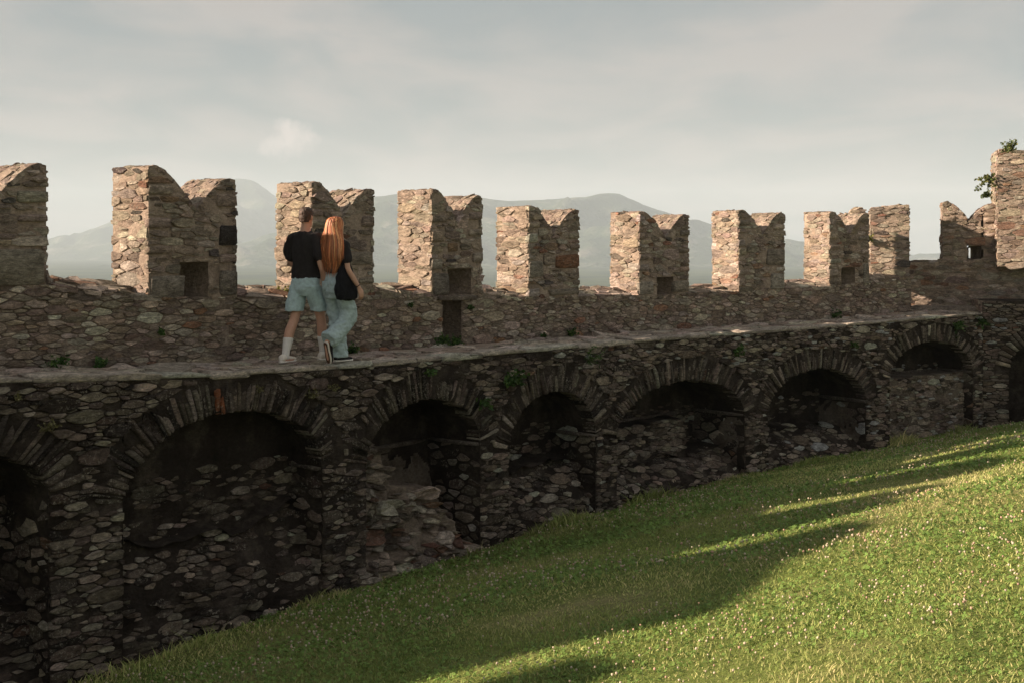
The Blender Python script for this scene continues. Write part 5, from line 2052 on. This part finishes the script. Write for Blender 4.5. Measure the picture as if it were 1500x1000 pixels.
# ------------------------------------------------------------------ grass, clover
def build_grass():
    r_ = np.random.default_rng(99)

    def scatter(n, rmin=4.2, rmax=31.0, p=-.55):
        q = p + 1
        r = (r_.uniform(size=n) * (rmax ** q - rmin ** q) + rmin ** q) ** (1 / q)
        a = np.radians(r_.uniform(-33, 36, n))
        x, y = r * np.sin(a), r * np.cos(a)
        # keep to the lawn side of the wall
        ang, rr = np.arctan2(x, y), np.hypot(x, y)
        wa, wr = np.arctan2(_fp[:, 0], _fp[:, 1]), np.hypot(_fp[:, 0], _fp[:, 1])
        ok_ = _fp[:, 1] > 1
        od = np.argsort(wa[ok_])
        keep = (rr < np.interp(ang, wa[ok_][od], wr[ok_][od]) + 1.3) & (y < 26.2)
        x, y = x[keep], y[keep]
        return x, y, np.hypot(x, y)

    def field(x, y, sc, seed):
        # smooth value noise by summed sines
        v = np.zeros(len(x))
        rr = np.random.default_rng(seed)
        for _ in range(9):
            th, ph, f = rr.uniform(0, 6.28), rr.uniform(0, 6.28), sc * rr.uniform(.5, 2.2)
            v += np.sin((x * math.cos(th) + y * math.sin(th)) * f + ph)
        return v / 3.0

    # blades
    x, y, r = scatter(330000)
    n = len(x)
    z = lawn_fast(x, y) - .004
    dry = np.clip(.45 + .6 * field(x, y, 1.0, 1) + .25 * field(x, y, 4.0, 3) + r_.normal(0, .3, n), 0, 1)
    h = r_.uniform(.014, .038, n)
    foot = np.zeros(n)
    m = 9000
    sf = r_.uniform(-4.3, 18.9, m)
    wf = W + np.abs(r_.normal(0, .13, m)) - .04
    pf_ = C1.map(sf, 0, 0.0)
    tf = np.interp(sf, C1.S, C1.T)
    xf_, yf_ = pf_[:, 0] + np.sin(tf) * wf, pf_[:, 1] - np.cos(tf) * wf
    x, y = np.concatenate([x, xf_]), np.concatenate([y, yf_])
    clump = np.clip(.4 + field(xf_, yf_, 2.2, 12), .1, 1.4)
    h = np.concatenate([h, r_.uniform(.03, .15, m) * clump])
    r = np.hypot(x, y)
    z = lawn_fast(x, y) - .004
    n = len(x)
    dry = np.clip(.45 + .6 * field(x, y, 1.0, 1) + .25 * field(x, y, 4.0, 3) + r_.normal(0, .3, n), 0, 1)
    h = h * (1 + .25 * field(x, y, 2.4, 2)).clip(.5, 1.7) * (1 + .8 * (r_.uniform(size=n) < .02))
    w = .0024 * (r / 6).clip(.8, 3.2) * r_.uniform(.7, 1.4, n)
    az_ = r_.uniform(0, 2 * math.pi, n)
    lean = r_.uniform(.3, 1.3, n) * h
    laz = r_.uniform(0, 2 * math.pi, n)
    bx, by = np.cos(az_) * w, np.sin(az_) * w
    lx, ly = np.cos(laz) * lean, np.sin(laz) * lean
    V = np.empty((n, 5, 3), np.float32)
    V[:, 0] = np.stack([x - bx, y - by, z], -1)
    V[:, 1] = np.stack([x + bx, y + by, z], -1)
    V[:, 2] = np.stack([x - bx * .8 + lx * .35, y - by * .8 + ly * .35, z + h * .6], -1)
    V[:, 3] = np.stack([x + bx * .8 + lx * .35, y + by * .8 + ly * .35, z + h * .6], -1)
    V[:, 4] = np.stack([x + lx, y + ly, z + h], -1)
    T = np.array([[0, 1, 3], [0, 3, 2], [2, 3, 4]])
    tri = (np.arange(n)[:, None, None] * 5 + T[None]).reshape(-1, 3)
    g1, g2, g3 = np.array((.18, .265, .060)), np.array((.34, .365, .12)), np.array((.68, .56, .30))
    c = g1 + (g2 - g1) * r_.uniform(size=(n, 1))
    k = (dry * r_.uniform(.1, 1.0, n) ** 1.6)[:, None] * .92
    c = c * (1 - k) + g3 * k
    c = c * r_.uniform(.75, 1.25, (n, 1)) * (1.10 + .22 * field(x, y, .7, 21)).clip(.7, 1.5)[:, None]
    c = np.repeat(c[:, None, :], 5, 1).reshape(-1, 3)
    o = make_tris('grass', V.reshape(-1, 3), tri, M['grass'], c)
    tag(o, 'short sloping lawn of grass at the foot of the arcade', 'grass', kind='stuff')
    # clover leaves: three leaflets each
    x, y, r = scatter(150000)
    keep = (field(x, y, 1.5, 5) + r_.normal(0, .4, len(x))) > -.15
    x, y, r = x[keep], y[keep], r[keep]
    n = len(x)
    z = lawn_fast(x, y) + r_.uniform(.010, .034, n)
    L = .0105 * (r / 7).clip(.85, 2.2) * r_.uniform(.7, 1.3, n)
    a0 = r_.uniform(0, 6.28, n)
    tl = r_.normal(0, .45, (n, 2))
    V = np.empty((n, 3, 4, 3), np.float32)
    for q in range(3):
        a = a0 + q * 2.094
        for j, (rr, ww) in enumerate(((0, 0), (.6, .55), (1.05, 0), (.6, -.55))):
            dx = np.cos(a) * rr * L - np.sin(a) * ww * L
            dy = np.sin(a) * rr * L + np.cos(a) * ww * L
            V[:, q, j] = np.stack([x + dx, y + dy, z + dx * tl[:, 0] + dy * tl[:, 1]], -1)
    T = np.array([[0, 1, 2], [0, 2, 3]])
    tri = (np.arange(n * 3)[:, None, None] * 4 + T[None]).reshape(-1, 3)
    c = np.array((.155, .255, .060)) * r_.uniform(.6, 1.5, (n, 1)) + np.array((.02, .01, 0)) * r_.uniform(0, 1, (n, 1))
    c = np.repeat(c, 12, 0)
    o = make_tris('clover_leaves', V.reshape(-1, 3), tri, M['grass'], c)
    tag(o, 'dark green clover leaves spread through the lawn', 'clover', kind='stuff')
    # clover flower heads: small ragged balls on stalks
    x, y, r = scatter(17000, p=-.15)
    keep = (field(x, y, 1.2, 8) + r_.normal(0, .35, len(x)) + .5 * field(x, y, 4.5, 9)) > .05
    x, y, r = x[keep], y[keep], r[keep]
    n = len(x)
    zb = lawn_fast(x, y)
    h = r_.uniform(.035, .085, n)
    rad = r_.uniform(.0058, .0100, n) * (r / 9).clip(1, 1.35)
    phi = (1 + 5 ** .5) / 2
    ico = np.array([(-1, phi, 0), (1, phi, 0), (-1, -phi, 0), (1, -phi, 0), (0, -1, phi), (0, 1, phi), (0, -1, -phi), (0, 1, -phi), (phi, 0, -1), (phi, 0, 1), (-phi, 0, -1), (-phi, 0, 1)])
    ico /= np.linalg.norm(ico[0])
    icf = np.array([(0, 11, 5), (0, 5, 1), (0, 1, 7), (0, 7, 10), (0, 10, 11), (1, 5, 9), (5, 11, 4), (11, 10, 2), (10, 7, 6), (7, 1, 8), (3, 9, 4), (3, 4, 2), (3, 2, 6), (3, 6, 8), (3, 8, 9), (4, 9, 5), (2, 4, 11), (6, 2, 10), (8, 6, 7), (9, 8, 1)])
    V = np.empty((n, 15, 3), np.float32)
    ctr = np.stack([x, y, zb + h], -1)
    V[:, :12] = ctr[:, None] + ico[None] * rad[:, None, None] * r_.uniform(.75, 1.25, (n, 12, 1))
    V[:, 12] = np.stack([x - .0012 * (r / 6), y, zb], -1)
    V[:, 13] = np.stack([x + .0012 * (r / 6), y, zb], -1)
    V[:, 14] = ctr
    T = np.vstack([icf, [[12, 13, 14]]])
    tri = (np.arange(n)[:, None, None] * 15 + T[None]).reshape(-1, 3)
    pk = np.where(r_.uniform(size=(n, 1)) < .3, np.array([[.60, .40, .30]]), np.array([[.68, .57, .44]])) * r_.uniform(.7, 1.1, (n, 1))
    c = np.repeat(pk[:, None], 15, 1)
    c[:, 12:14] = (.06, .10, .03)
    o = make_tris('clover_flowers', V.reshape(-1, 3), tri, M['petal'], c.reshape(-1, 3))
    tag(o, 'scattered small pinkish white clover flowers in the lawn', 'clover flowers', kind='stuff')


build_grass()


# ------------------------------------------------------------------ haze
def build_haze():
    x0, x1, y0, y1, z0, z1 = -7200, 7200, -3200, 11200, -86.0, 500.0
    V = [(x, y, z) for x in (x0, x1) for y in (y0, y1) for z in (z0, z1)]
    fs = [(0, 1, 3, 2), (4, 6, 7, 5), (0, 4, 5, 1), (2, 3, 7, 6), (0, 2, 6, 4), (1, 5, 7, 3)]
    m = bpy.data.materials.new('haze')
    m.use_nodes = True
    t = m.node_tree
    t.nodes.clear()
    v = t.nodes.new('ShaderNodeVolumePrincipled')
    v.inputs['Color'].default_value = (.74, .86, .96, 1)
    v.inputs['Density'].default_value = HAZE
    v.inputs['Anisotropy'].default_value = .0
    out = t.nodes.new('ShaderNodeOutputMaterial')
    t.links.new(v.outputs[0], out.inputs['Volume'])
    o = make('haze', V, fs, m, None, None, False, origin=(0, 0, 0))
    tag(o, kind='stuff')


HAZE = 1.3e-4
build_haze()
